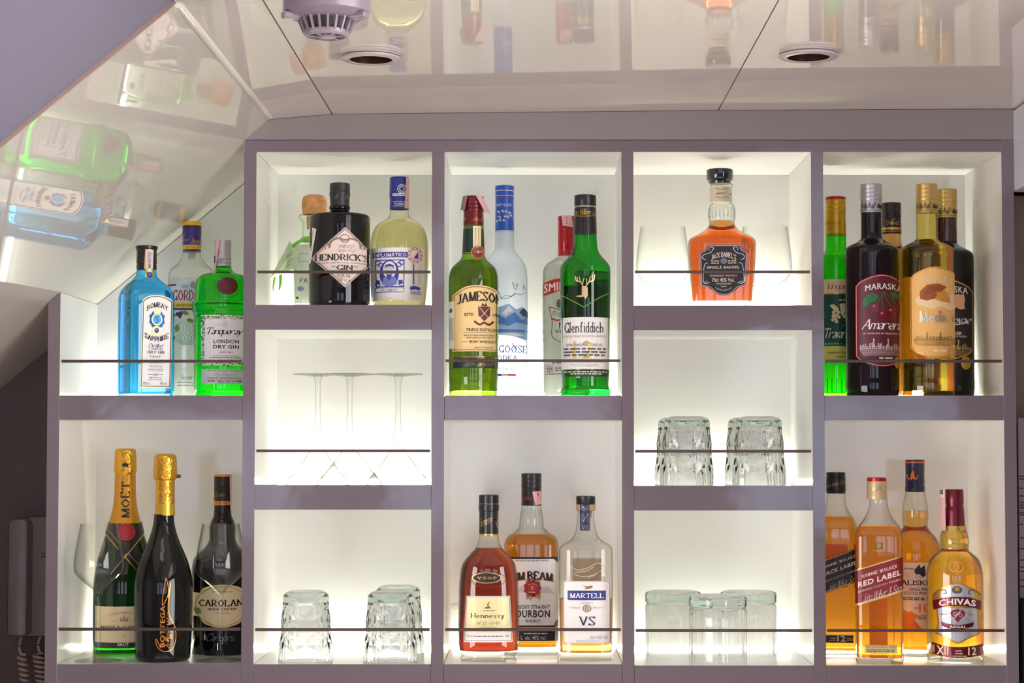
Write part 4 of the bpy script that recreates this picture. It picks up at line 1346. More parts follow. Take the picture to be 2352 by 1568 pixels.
b = Bottle(Z, 716, YB + .008, FL['C1'], 'vodka_bottle', 'clear vodka bottle with red cap and red banner, behind a green bottle')
b.body([(632, 48), (642, 50), (655, 70), (680, 108), (705, 125), (730, 130), (1200, 131), (1380, 131), (1396, 127)], G_CLEAR)
b.fill(690, liquid('clear_spirit', (244, 248, 246)))
cp = ridges(b, 'cap', 420, 500, 47, 3, pbr('red_cap', (170, 20, 30), .25, .3), 1.5)
b.ring('cap_skirt', [(500, 45), (505, 47), (585, 47), (587, 46), (625, 47), (634, 46)], pbr('red_cap', (170, 20, 30), .25, .3))
b.stick('tax_stamp', P([(690, 420), (744, 420), (750, 484), (696, 476)]), M_STAMP, b.surf([(416, 50), (490, 51)]), [(RED, lines(712, 722, (430, 445, 460), 4))])
M_BANNER = pbr('banner_red', (172, 26, 34), .4)
b.stick('label', P(curve([(588, 790), (650, 772), (716, 766), (850, 790)], 4) + curve([(850, 860), (716, 836), (650, 846), (588, 866)], 4)), M_BANNER, prints=[(WHITE, T('SMIRNOFF', 596, 842, 786, 832, .04, arc=12)), (GOLD, cat(L(curve([(588, 790), (650, 772), (716, 766), (850, 790)], 4), 4), L(curve([(850, 860), (716, 836), (650, 846), (588, 866)], 4), 4)))])
b.print([(ink((170, 90, 50)), cat(L(curve([(622, 920), (640, 1000), (640, 1080), (690, 1112), (740, 1112)], 5), 5), L([(622, 920), (720, 950)], 6))), (DGREY, cat(E(676, 905, 14, 24), RING(652, 955, 8, 10, 3), RING(680, 965, 8, 10, 3))), (RED, L(curve([(640, 985), (668, 995), (700, 985)], 3), 8)), (ink((50, 60, 150)), S('No.21', 674, 770, 1004, 1040, 2.2)), (BLACK, T('VODKA', 656, 780, 1045, 1064, .02)),
         (ink((190, 190, 190)), cat(*[RING(605, y, 14, 20, 3) for y in (900, 950, 1000, 1050, 1100)]))], b.root, name='label_lettering')
b.stick('lower_label', R(602, 1214, 830, 1286), M_PAPER, prints=[(ink((170, 70, 70)), cat(T('1864', 604, 642, 1232, 1276), L([(602, 1216), (830, 1216)], 3))), (DGREY, cat(lines(640, 700, (1220,), 6), L([(602, 1284), (830, 1284)], 4), lines(655, 800, (1250, 1262), 5)))])

b = Bottle(Z, 819, YF - .004, FL['C1'], 'whisky_bottle', 'emerald green whisky bottle with black sleeve and gold stag')
b.body([(512, 62), (560, 64), (600, 70), (630, 84), (655, 106), (680, 127), (700, 136), (730, 138), (850, 137), (975, 135), (1200, 132), (1330, 128), (1348, 128), (1368, 135), (1385, 138), (1396, 134)], thin_glass('emerald_glass', (48, 196, 78), (0, 74, 20)))
b.fill(728, liquid('emerald_whisky', (190, 196, 70)), bottom=.010)
b.ring('cap', [(305, 54), (309, 60), (362, 60), (366, 58)], M_BLKCAP)
b.ring('cap_collar', [(366, 57), (376, 59)], M_SILVER)
nk = b.ring('neck_sleeve', [(374, 60), (430, 61), (510, 63.5), (516, 63.5)], M_BLKCAP)
b.print([(GOLD, cat(C('ns William G', 756, 880, 385, 418, .9), L(curve([(757, 420), (815, 426), (878, 420)], 4), 3)))], nk.o, nk)
STAG = foil((220, 190, 140))
b.print([(STAG, cat(P([(800, 815), (818, 810), (832, 820), (826, 838), (832, 862), (820, 884), (812, 868), (795, 872), (768, 866), (800, 858), (806, 840)]),
                    L(curve([(808, 815), (795, 790), (772, 782), (766, 760)], 4), 6), L(curve([(822, 815), (838, 790), (862, 780), (868, 750)], 4), 6), L([(795, 792), (786, 760)], 4), L([(838, 790), (846, 758)], 4), L([(778, 784), (776, 762)], 4), L([(856, 782), (856, 755)], 4), L([(805, 800), (812, 768)], 4), L([(826, 806), (826, 772)], 4))),
         (pbr('emerald_relief', (90, 160, 50), .1), L([(690, 855), (752, 890), (812, 925), (880, 880), (955, 838)], 5))], b.root, name='gold_emblem')
b.stick('back_label', P([(735, 790), (905, 790), (905, 980), (735, 980)]), backlit('back_label_dark', (44, 60, 30)), back=True)
b.stick('label', R(684, 978, 954, 1258), M_PAPER, prints=[(foil((206, 176, 96)), T('12', 756, 860, 1106, 1200)),
    (BLACK, cat(S('Glenfiddich', 708, 914, 1004, 1062, 1.7, .6), T('OUR ORIGINAL TWELVE', 716, 908, 1120, 1134))), (GREY, cat(T('SINGLE MALT SCOTCH WHISKY', 702, 932, 1075, 1087), scribble(738, 885, 1230, 1242, 7, 1.5))),
    (DGREY, cat(lines(704, 928, (1144, 1161, 1178), 9, 8)))])
b.stick('lower_label', R(692, 1262, 948, 1298), DG, prints=[(CREAM, cat(lines(706, 935, (1270,), 5, 3), lines(740, 905, (1281,), 5, 4)))])
# ---- niche C2
Z = (1000, 1060, 3.087)
b = Bottle(Z, 378, YF - .004, FL['C2'], 'cognac_bottle', 'dark amber flattened cognac bottle with black neck and square gold label', pymid=1400)
b.body([(514, 67, 2, 1), (560, 73, 2, 1), (605, 92, 2, .95), (650, 132, 2.1, .85), (690, 166, 2.2, .75), (730, 190, 2.3, .7), (790, 202, 2.3, .68), (900, 210, 2.4, .66), (1280, 217, 2.4, .66), (1330, 213, 2.4, .66), (1362, 196, 2.4, .68), (1374, 190, 2.4, .68), (1386, 197, 2.4, .7), (1420, 195, 2.4, .7), (1426, 188, 2.4, .7)], G_CLEAR)
b.fill(608, liquid('dark_amber_cognac', (142, 30, 3)), bottom=.015)
cp = b.ring('cap', [(233, 62), (238, 70), (292, 71), (294, 69), (300, 69), (302, 72), (345, 72), (350, 68), (510, 69)], M_BLKCAP)
b.ring('neck_band', [(509, 69.5), (519, 69.5)], foil((196, 160, 80)))
b.print([(foil((210, 176, 110)), cat(T('LIFT TEAR OFF', 310, 445, 294, 301), C('Hennessy', 312, 402, 384, 470, .7, slope=-.5), L([(425, 432), (440, 470)], 4), L([(440, 400), (430, 440)], 4)))], cp.o, cp)
b.stick('oval_label', E(365, 814, 104, 41, 36), BLACK, prints=[(GOLD, cat(RING(365, 814, 98, 36, 5), S('V\u00b7S\u00b7O\u00b7P'.replace('\u00b7', ' '), 298, 432, 804, 824, 2.4, 1), E(333, 815, 3), E(366, 815, 3), E(398, 815, 3)))], eps=.0007)
b.print([(pbr('amber_relief', (110, 40, 14), .08), RING(377, 825, 120, 58, 5))], b.root, name='embossing')
lab = [(222, 942), (526, 942), (546, 1266), (204, 1266)]
M_GLD = pbr('gold_label', (234, 222, 164), .4, .15)
b.stick('label', P(lab), M_PAPER, prints=[(GREY, L([(228, 948), (520, 948), (538, 1254), (212, 1254)], 4, True)), (M_GLD, P([(236, 956), (513, 956), (530, 1196), (222, 1196)])),
    (BLACK, cat(S('Hennessy', 254, 488, 1062, 1108, 1.8, .6))), (ink((156, 124, 60)), cat(S('V S O P', 292, 454, 1119, 1142, 1.6), E(340, 1132, 3), E(384, 1132, 3), E(424, 1132, 3), C('Privil ge', 322, 424, 1152, 1174, .6))),
    (ink((120, 104, 60)), cat(P([(346, 1028), (356, 1018), (372, 1014), (366, 1000), (382, 982), (388, 986), (374, 1002), (384, 1016), (392, 1026), (370, 1030)]), lines(340, 424, (1042,), 5))), (DGREY, cat(T('40% vol', 228, 268, 1214, 1230), lines(276, 468, (1220,), 6), T('e 70cl', 476, 518, 1214, 1230)))])

b = Bottle(Z, 681, YB + .002, FL['C2'], 'bourbon_bottle', 'amber square-shouldered bourbon bottle with black cap and white label', pymid=1400)
b.body([(308, 70, 2, 1), (340, 72, 2, 1), (400, 82, 2, 1), (465, 88, 2, 1), (475, 100, 2, 1), (500, 122, 2.4, .95), (525, 160, 3.2, .85), (555, 184, 4, .8), (585, 191, 4.5, .8), (1360, 191, 4.5, .8), (1388, 186, 4.5, .8)], G_CLEAR)
b.fill(512, liquid('amber_bourbon', (226, 140, 20)), bottom=.012)
cp = ridges(b, 'cap', 82, 190, 72, 3, M_BLKCAP, 2)
ck = b.ring('cap_skirt', [(190, 70), (194, 71), (310, 71.5)], M_BLKCAP)
b.print([(RED, scribble(618, 690, 248, 266, 3, 3))], ck.o, ck)
b.stick('tax_stamp', P([(686, 212), (744, 206), (750, 298), (708, 308)]), M_STAMP, b.surf([(180, 74), (320, 74)]), [(RED, cat(RING(732, 256, 10, 20, 2), R(722, 216, 730, 236)))])
for i in range(9):
    a_ = math.pi * (i / 8)
    pts = []
    for y, hw in ((330, 70), (400, 80), (465, 87)):
        pts.append((hw * b.m * math.cos(a_), -hw * b.m * math.sin(a_), b.fz(y)))
    obj('neck_flute', tube_bm(pts, .0011, 6), G_CLEAR, b.root, smooth=60)
lab = [(538, 668), (850, 668), (862, 690), (874, 700), (874, 1110), (858, 1126), (850, 1150), (538, 1150)]
b.stick('label_border', R(492, 666, 874, 1158), pbr('black_label_print', (24, 24, 28), .4), eps=.0003)
b.stick('label', P([(500, 690), (520, 680), (836, 680), (846, 700), (866, 712), (866, 1104), (846, 1120), (836, 1146), (500, 1146)]), M_PAPER, prints=[
    (ink((196, 150, 90)), cat(S('JIM BEAM', 550, 836, 770, 832, 2.9, 1.1, arc=16), P([(640, 820), (660, 824), (700, 930), (676, 975), (660, 955), (646, 968)]), P([(740, 820), (716, 824), (700, 930), (710, 960), (724, 950), (738, 974), (745, 940)]))),
    (BLACK, cat(S('JIM BEAM', 545, 830, 764, 826, 2.9, 1.1, arc=16), T("THE WORLD'S No.1 BOURBON WHISKEY", 570, 804, 685, 697, .01), T('KENTUCKY STRAIGHT', 524, 808, 1004, 1030, .02), T('BOURBON', 540, 808, 1038, 1090, .03), T('WHISKEY', 638, 742, 1104, 1126, .03))),
    (ink((206, 204, 202)), cat(P([(740, 920), (765, 880), (790, 870), (820, 900), (838, 922)]), P([(590, 900), (620, 870), (640, 890), (640, 922)]))),
    (pbr('red_seal', (176, 26, 36), .4), cat(E(688, 885, 54, 56), *[E(688 + 50 * math.cos(i * .7), 885 + 52 * math.sin(i * .7), 12) for i in range(9)])), (ink((120, 16, 26)), RING(688, 885, 40, 42, 3)), (CREAM, cat(S('B', 680, 697, 870, 898, 2), T('JIM BEAM', 656, 720, 852, 860, arc=6), lines(662, 714, (910,), 5)))], eps=.0006)
b.stick('lower_label', R(492, 1162, 874, 1256), pbr('black_label_print', (24, 24, 28), .4), prints=[(RED, T('80', 690, 750, 1170, 1186)), (WHITE, cat(T('1 L  alc. 40% vol.', 590, 782, 1218, 1246), lines(630, 790, (1200,), 6)))])

b = Bottle(Z, 1067, YF + .002, FL['C2'], 'cognac_bottle', 'clear half-full cognac bottle with navy neck strip and white label', pymid=1400)
b.body([(344, 58, 2, 1), (400, 60, 2, 1), (480, 71, 2, 1), (530, 90, 2, .95), (560, 118, 2.2, .85), (582, 158, 2.6, .7), (600, 180, 2.8, .62), (630, 190, 3, .6), (1380, 190, 3, .6), (1405, 184, 3, .6), (1424, 172, 3, .6)], G_CLEAR)
b.fill(968, liquid('light_amber_cognac', (216, 118, 40)), bottom=.012)
b.ring('neck_ring', [(300, 66), (303, 69), (342, 69), (348, 62)], thin_glass('cream_tint_glass', (240, 226, 196), (190, 160, 110)))
b.ring('cap', [(242, 62), (246, 68), (296, 68), (302, 64)], M_BLKCAP)
b.ring('stopper', [(350, 46), (400, 38)], pbr('stopper', (160, 124, 96), .6))
ns = b.surf([(296, 70), (346, 70), (350, 64), (400, 64), (485, 74)])
b.stick('neck_strip', R(1028, 302, 1095, 485), pbr('navy_strip', (34, 42, 78), .35), ns, [(foil((200, 170, 130)), cat(S('VS', 1040, 1084, 448, 476, 1.6), L(curve([(1045, 320), (1075, 330), (1050, 345), (1085, 350)], 4), 3), L([(1050, 420), (1080, 370)], 3)))], zstep=.004)
b.stick('back_label', R(975, 690, 1176, 1250), backlit('back_label_buff', (170, 146, 128)), back=True)
b.print([(pbr('glass_relief', (206, 202, 196), .08), cat(L(curve([(958, 730), (1010, 760), (1080, 745), (1150, 712), (1190, 740), (1160, 770)], 6), 4), L(curve([(980, 790), (1040, 805), (1100, 800), (1150, 780)], 6), 4), L(curve([(990, 775), (1060, 770), (1120, 740)], 5), 4), L([(1080, 815), (1130, 798)], 4)))], b.root, name='embossing')
b.stick('label', P(rr(910, 838, 1236, 1278, 14)), M_PAPER, prints=[(ink((190, 150, 90)), L(rr(914, 842, 1232, 1274, 12), 3, True)), (pbr('banner_blue', (36, 50, 128), .4), R(942, 905, 1204, 972)), (WHITE, S('MARTELL', 958, 1190, 920, 958, 2.2, .8)),
    (foil((176, 140, 80)), P([(1036, 866), (1078, 876), (1112, 868), (1098, 878), (1112, 886), (1085, 892), (1058, 892), (1078, 884)])), (GREY, cat(T('COGNAC', 1032, 1116, 985, 997), T('FONDEE', 956, 1030, 1020, 1031), T('EN 1715', 1116, 1188, 1020, 1031), lines(1000, 1160, (1254, 1264), 3))), (ink((170, 150, 120)), cat(RING(1074, 1030, 26, 22, 8), RING(1074, 1030, 10, 10, 6))),
    (ink((40, 44, 96)), S('VS', 1018, 1130, 1086, 1150, 1.9, .5)), (DGREY, C('Jean Martell', 1088, 1214, 1214, 1246, .6))])

# ---- niche D1
Z = (1430, 320, 3.409)
b = Bottle(Z, 783, YF + .004, FL['D1'], 'whiskey_bottle', 'square amber whiskey bottle with black notched label between two stemmed glasses')
b.body([(350, 84, 2, 1), (356, 90, 2, 1), (368, 88, 2, 1), (374, 80, 2, 1), (505, 82, 2, 1), (515, 97, 2, 1), (530, 98, 2, 1), (545, 103, 2, 1), (575, 107, 2, 1), (615, 105, 2, 1), (640, 100, 2, 1), (675, 106, 2.2, 1), (710, 132, 2.6, .95), (740, 172, 3.5, .9), (765, 214, 5, .86), (785, 246, 6, .82), (810, 262, 7, .8), (840, 264, 8, .8), (1100, 252, 8, .8), (1280, 239, 8, .8), (1298, 234, 8, .8)],
       thin_glass('clear_glass', (250, 252, 249), (150, 160, 156)), sub=4)
b.fill(642, liquid('orange_amber_whiskey', (226, 94, 8), .08), bottom=.010)
b.ring('cap', [(237, 100), (242, 105), (312, 105), (320, 100), (330, 88), (348, 84)], pbr('black_lacquer_cap', (16, 16, 20), .12, coat=.5), cx=768)
su = b.surf([(368, 86), (500, 86)])
nl = b.ring('neck_label', [(376, 83), (496, 83)], pbr('beige_neck_label', (206, 190, 164), .45), cx=770)
b.print([(DGREY, cat(T('SELECT', 740, 816, 427, 440, .03), *[L(curve([(718, y), (745, y - 8), (778, y + 4), (810, y - 8), (838, y)], 4), 3) for y in (402, 466)], lines(688, 706, (430, 448), 6), lines(842, 852, (432,), 8)))], nl.o, su)
for i in range(10):
    a_ = math.pi * (i + .5) / 10
    obj('neck_flute', tube_bm([(hw * b.m * math.cos(a_), -hw * b.m * math.sin(a_), b.fz(y)) for y, hw in ((540, 100), (575, 107), (615, 105), (636, 100))], .001, 6), G_CLEAR, b.root, smooth=60)
lab = [(668, 846), (925, 846)] + curve([(925, 846), (932, 880), (974, 905)], 4) + [(962, 1160)] + curve([(962, 1160), (900, 1178), (850, 1222), (795, 1236), (742, 1222), (690, 1178), (622, 1160)], 4) + [(614, 905)] + curve([(614, 905), (660, 880), (668, 846)], 4)
scl = lambda k, kx=None: [(794 + (x - 794) * k, 1035 + (y - 1035) * k) for x, y in lab]
LWH = ink((214, 214, 220))
cor = []
for sx in (1, -1):
    q = lambda x, y: (794 + sx * (x - 794), y)
    cor += [L(curve([q(868, 868), q(890, 905), q(940, 920), q(955, 945), q(930, 962)], 5), 5), L(curve([q(866, 880), q(880, 862), q(905, 872), q(900, 890)], 4), 4), L(curve([q(915, 985), q(935, 995), q(945, 1040), q(948, 1130), q(915, 1145)], 5), 5), L(curve([q(900, 1140), q(930, 1128), q(935, 1145)], 4), 4)]
b.stick('label', P(lab), pbr('black_label_print', (24, 24, 28), .4), prints=[
    (LWH, cat(L(scl(.965), 4, True), *cor)), (ink((236, 214, 190)), cat(S("JACK DANIEL'S", 700, 890, 900, 944, 2.6, 1, arc=24), T('SINGLE BARREL', 668, 916, 1010, 1030, .02), T('SELECT', 740, 846, 1046, 1062, .03), T('TENNESSEE WHISKEY', 686, 900, 1076, 1092, .03), T('70cl 45% Vol.', 706, 876, 1102, 1132, .02), T('LYNCHBURG', 736, 850, 1141, 1152, .02), T('TENN.', 772, 818, 1163, 1172, .02), T('MASTER DISTILLER', 732, 856, 1190, 1202, .02, arc=-20), lines(700, 760, (968, 984), 7), lines(828, 892, (968, 984), 7))),
    (ink((130, 140, 160)), cat(E(796, 972, 25, 22))), (BLACK, cat(RING(796, 972, 14, 12, 3), L([(780, 972), (812, 972)], 3))), (WHITE, R(948, 1098, 954, 1132))], eps=.0006)
b.print([(pbr('amber_emboss', (196, 74, 16), .06), cat(S('JACK DANIELS', 672, 900, 770, 794, 2), T('SINGLE', 745, 820, 828, 836)))], b.root, name='embossing')

# ---- niche E1
Z = (1870, 320, 2.376)
b = Bottle(Z, 124, YB - .02, FL['E1'], 'herb_liqueur_bottle', 'bright green herb liqueur bottle with long gold cap sleeve')
b.body([(522, 56), (590, 57), (615, 62), (640, 78), (665, 92), (690, 96), (1220, 96), (1240, 94), (1380, 94), (1396, 90)], thin_glass('acid_green_glass', (100, 226, 50), (10, 120, 10)))
b.fill(636, liquid('green_liqueur', (150, 226, 50)), bottom=.006)
cp = ridges(b, 'cap', 330, 405, 56, 3, pbr('yellow_gold_cap', (206, 166, 40), .3, .6), 1.2)
b.ring('cap_top', [(314, 50), (318, 56), (331, 56)], pbr('red_cap', (170, 20, 30), .25, .3))
ck = b.ring('cap_skirt', [(405, 55), (520, 57), (525, 57)], pbr('yellow_gold_cap', (206, 166, 40), .3, .6))
b.print([(ink((150, 80, 30)), cat(S('VINOPLOD', 64, 150, 452, 470, 1.6), C('Travarica', 80, 130, 476, 494, .6), L([(66, 522), (180, 522)], 3)))], ck.o, ck)
b.stick('upper_label', R(30, 770, 218, 850), M_CREAM, prints=[(RED, C('Vinoplod', 80, 215, 790, 838, .9)), (GOLD, R(30, 846, 218, 852))])
FGR = pbr('forest_green_label', (8, 72, 60), .4)
b.stick('label', R(30, 852, 218, 1132), FGR, prints=[(CREAM, cat(P([(88, 910), (110, 905), (135, 925), (140, 950), (115, 945)]), P([(140, 905), (168, 900), (170, 950), (150, 960)]), *[E(x, y, 9, 10) for x, y in ((110, 950), (125, 965), (108, 970), (135, 950), (120, 985), (105, 990), (138, 975), (125, 1000), (155, 955), (165, 970))])),
    (WHITE, cat(C('Travarica', 62, 216, 1034, 1090, 1.6), T('KOLI\u010cINA 1 L', 64, 160, 1112, 1124), lines(138, 180, (880,), 6), C('Dalmatinska', 150, 210, 1012, 1026, .5)))])
b.stick('lower_label', R(30, 1134, 218, 1204), pbr('yellow_label', (228, 214, 110), .45), prints=[(BLACK, cat(T('VINARIJA I DESTILERIJA', 72, 226, 1162, 1176, .02), T('\u0160IBENIK', 120, 190, 1184, 1194, .01)))])
for i in range(11):
    a_ = math.pi * (i + .5) / 11
    obj('base_rib', tube_bm([(95.5 * b.m * math.cos(a_), -95.5 * b.m * math.sin(a_), b.fz(y)) for y in (1305, 1392)], .0009, 6), thin_glass('acid_green_glass', (100, 226, 50), (10, 120, 10)), b.root)


def maraska(cx, hw, capm, cap, mat, label, Y, neck=None, dy=0):
    bt = Bottle(Z, cx, Y, FL['E1'], 'liqueur_bottle', label)
    y = lambda v: v + dy
    bt.body([(y(400), 57), (y(500), 57), (y(540), 59), (y(556), 76), (y(578), 118), (y(596), 142), (y(612), 148), (y(640), 149), (1300, 147), (1340, 148), (1384, 146), (1396, 140)], mat)
    c1 = ridges(bt, 'cap', y(246), y(335), 60, 4, capm, 1.2)
    c2 = bt.ring('cap_skirt', [(y(335), 58), (y(402), 60)], capm)
    bt.print([(BLACK, cat(scribble(cx - 54, cx + 22, y(354), y(380), 4), scribble(cx + 34, cx + 57, y(360), y(380), 9), L([(cx - 60, y(392)), (cx + 60, y(392))], 2)))], c2.o, c2)
    return bt




def city(x0, x1, y0, y1, sd):
    """an old town by the water: roofs, a bell tower, ripples"""
    r = random.Random(sd)
    out, x, h = [], x0, y1 - y0
    while x < x1 - 8:
        w = r.uniform(6, 15)
        top = y0 + h * r.uniform(.3, .55)
        out += [R(x, top, x + w * .3, y0 + h * .68), R(x + w * .5, top + h * .06, x + w * .8, y0 + h * .68), P([(x - 1, top), (x + w * .45, top - h * r.uniform(.05, .14)), (x + w * .9, top)])]
        x += w + 1.5
    for f in (.3, .62):
        tx = x0 + (x1 - x0) * f
        out += [R(tx, y0 + h * .12, tx + 5, y0 + h * .5), P([(tx - 2, y0 + h * .12), (tx + 2.5, y0 - h * .06), (tx + 7, y0 + h * .12)])]
    for k in range(5):
        y = y0 + h * (.74 + .07 * k)
        out.append(lines(x0 + 4 * k, x1 - 5 * k, (y,), 2.2, sd + k))
    return cat(*out)


arch = lambda x0, x1, yt, ys, yb, yc: [(x0, yb)] + [(x0, ys)] + curve([(x0, ys), (x0 + .12 * (x1 - x0), ys - .5 * (ys - yt)), ((x0 + x1) / 2, yt), (x1 - .12 * (x1 - x0), ys - .5 * (ys - yt)), (x1, ys)], 5) + [(x1, yb)] + curve([(x1, yb), (x1 - .15 * (x1 - x0), yb + .6 * (yc - yb)), ((x0 + x1) / 2, yc), (x0 + .15 * (x1 - x0), yb + .6 * (yc - yb)), (x0, yb)], 5)
M_DKRED = pbr('black_cherry_glass', (16, 5, 10), .04, ior=1.45)
b = maraska(319, 147, M_SILVER, None, M_DKRED, 'black-red cherry liqueur bottle with silver cap and maroon cherry label', YF - .006)
b.stick('label', P(arch(231, 518, 748, 812, 1190, 1244)), pbr('label_red_border', (196, 24, 40), .4), prints=[
    (pbr('label_maroon', (92, 22, 38), .4), P(arch(239, 510, 757, 816, 1184, 1236))), (ink((220, 190, 180)), L(arch(236, 513, 754, 814, 1187, 1240), 2, True)),
    (WHITE, cat(T('MARASKA', 284, 480, 796, 828, .03, arc=12), C('Amarena', 262, 490, 988, 1046, 1.3), T('VO\u0106NI LIKER OD VI\u0160NJE MARASKE', 292, 470, 1060, 1073, .03), L([(272, 1066), (284, 1066)], 3))),
    (ink((220, 200, 200)), cat(city(254, 490, 1095, 1180, 5), lines(355, 425, (1194,), 9))), (ink((60, 110, 40)), cat(*[L(curve([(378, 840), x, y], 4), 4) for x, y in (((360, 880), (338, 915)), ((372, 890), (378, 950)), ((395, 880), (425, 930)), ((415, 870), (455, 915)))])),
    (pbr('leaf_green', (34, 100, 52), .35), cat(leaf(270, 930, 100, -1.0, .22), leaf(412, 845, 70, .5, .25), leaf(272, 890, 90, -.3, .3))), (pbr('cherry', (112, 14, 30), .2), cat(E(336, 928, 24), E(378, 968, 24), E(424, 950, 26), E(456, 930, 22))), (ink((216, 120, 130)), cat(E(330, 920, 5), E(370, 958, 6), E(416, 940, 6)))])
b.stick('medallion', E(458, 1222, 26, 34), GOLD, eps=.0014)

b = Bottle(Z, 430, YB + .01, FL['E1'], 'brandy_bottle', 'amber brandy bottle with black cap, partly hidden behind cherry and honey bottles')
b.body([(512, 52), (560, 55), (590, 62), (620, 90), (650, 108), (690, 112), (1390, 112), (1396, 108)], G_CLEAR)
b.fill(518, liquid('orange_amber_brandy', (222, 110, 20)))
cp = ridges(b, 'cap', 348, 430, 54, 4, M_BLKCAP, 1.5)
ck = b.ring('cap_skirt', [(430, 53), (516, 54)], M_BLKCAP)
b.print([(GOLD, cat(S('Dalmata', 404, 482, 444, 472, 1.6), L([(436, 446), (444, 438)], 3), R(376, 484, 484, 498), R(376, 504, 484, 508)))], ck.o, ck)

b = maraska(623, 150, M_GOLDCAP, None, thin_glass('pale_honey_glass', (250, 240, 170), (150, 130, 40)), 'yellow honey liqueur bottle with pale gold cap and honeycomb label', YF - .004)
b.fill(550, liquid('honey_liqueur', (252, 240, 170), .1), bottom=.008)
b.stick('back_label', P([(480, 742), (766, 742), (766, 1195), (480, 1195)]), backlit('back_label_yellow', (252, 216, 60)), back=True)
MLAB = pbr('label_honey', (238, 186, 104), .4)
b.stick('label', P(arch(530, 806, 706, 770, 1140, 1200)), MLAB, prints=[
    (foil((214, 160, 70)), L(arch(535, 801, 712, 774, 1136, 1194), 4, True)), (ink((226, 206, 170)), T('MARASKA', 582, 764, 756, 792, .03, arc=10)),
    (ink((240, 214, 160)), P([(556, 885), (600, 850), (700, 870), (760, 850), (768, 930), (740, 944), (700, 920), (640, 936), (600, 918), (570, 915)])), (pbr('honeycomb', (156, 84, 22), .35), P([(584, 880), (582, 840), (620, 805), (680, 798), (725, 815), (700, 840), (660, 880), (620, 890)])),
    (ink((206, 136, 50)), P([(660, 880), (685, 845), (712, 835), (740, 870), (745, 900), (700, 895)])), (ink((224, 170, 90)), cat(*[RING(672 + 14 * (i % 5) + 7 * (i // 5 % 2), 850 + 12 * (i // 5), 5, 5, 2) for i in range(20)])),
    (ink((120, 60, 14)), cat(*[L([(600 + 16 * i, 868 - 7 * i), (640 + 10 * i, 812 + i)], 3) for i in range(6)])),
    (foil((214, 204, 180)), S('Medica', 578, 766, 944, 1008, 2.4, .9)), (ink((250, 232, 190)), cat(T('LIKER OD MEDA', 640, 730, 1018, 1030, .03), lines(652, 720, (1154,), 10))), (foil((150, 120, 60)), city(552, 770, 1062, 1130, 8))])
b.stick('medallion', E(752, 1170, 20, 32), GOLD, eps=.0014)

b = maraska(730, 150, M_GOLDCAP, None, pbr('walnut_black_glass', (10, 8, 8), .04, ior=1.45), 'black walnut liqueur bottle with gold cap, behind the honey liqueur', YB + .008, dy=28)
b.ring('neck_liquid', [(430, 58), (560, 59)], pbr('dark_red_neck', (52, 10, 14), .06, coat=.4))
b.stick('label', P(arch(630, 868, 778, 840, 1150, 1206)), GOLD, prints=[(BLACK, P(arch(635, 863, 785, 844, 1146, 1200))), (WHITE, cat(T('MARASKA', 660, 840, 812, 846, .03, arc=8), C('Orahovac', 650, 860, 966, 1016, 1.3), L(curve([(740, 1022), (800, 1016), (846, 1000)], 4), 5), T('LIKER', 740, 808, 1058, 1074, .03), T('OD ORAHOVOG PLODA', 690, 832, 1078, 1088, .02))),
    (pbr('peach_leaf', (226, 176, 130), .4), cat(leaf(770, 930, 90, -1.0, .35), leaf(775, 900, 60, .6, .35), leaf(760, 880, 50, -.4, .3))), (foil((220, 184, 110)), city(660, 862, 1102, 1182, 11))])
b.stick('medallion', E(825, 1225, 27, 36), GOLD, eps=.0014)

# ---- niche E2
Z = (1870, 1000, 2.761)
b = Bottle(Z, 142, YB - .012, FL['E2'], 'whisky_bottle', 'square amber whisky bottle with black cap and slanted black label', pymid=1350)
b.body([(362, 58, 2), (420, 61, 2), (465, 74, 2.2), (505, 98, 3), (540, 118, 4.5), (580, 131, 6), (640, 133, 7), (1390, 133, 7), (1416, 128, 7)], G_CLEAR, ratio=1)
b.fill(512, liquid('golden_whisky', (241, 163, 34)), bottom=.010)
cp = b.ring('cap', [(231, 56), (234, 61), (256, 61), (258, 58), (262, 58), (265, 62), (350, 63), (354, 60), (366, 62)], M_BLKCAP)
b.print([(foil((214, 190, 130)), C('John Walker Sons', 80, 200, 292, 318, .6, slope=-.28))], cp.o, cp)
sl = -.385
sy = lambda x, y0, xc=164: y0 + sl * (x - xc)
b.stick('label', P([(12, sy(12, 744)), (272, sy(272, 744)), (272, sy(272, 956)), (12, sy(12, 956))]), pbr('black_label_print', (24, 24, 28), .4), prints=[
    (GOLD, cat(L([(12, sy(12, 750)), (272, sy(272, 750))], 3), L([(12, sy(12, 950)), (272, sy(272, 950))], 4))), (ink((226, 220, 206)), cat(S('JOHNNIE WALKER', 44, 266, 784, 802, 2, .8, slope=sl), T('BLACK LABEL', 40, 266, 826, 850, .03, slope=sl), T('BLENDED SCOTCH WHISKY', 40, 266, 880, 892, .02, slope=sl), C('John Walker Sons', 92, 268, 900, 944, .8, slope=sl)))])
b.stick('age_label', R(40, 1250, 244, 1300), pbr('black_label_print', (24, 24, 28), .4), prints=[(CREAM, cat(T('12', 144, 194, 1254, 1292, .03), T('AGED', 100, 136, 1268, 1278, .02), T('YEARS', 200, 240, 1268, 1278, .02), L([(94, 1285), (136, 1285)], 3), L([(200, 1285), (242, 1285)], 3), L([(44, 1254), (242, 1254)], 2)))])
b.stick('back_label', R(70, 690, 210, 970), backlit('back_label_dark_brown', (176, 110, 70)), back=True)

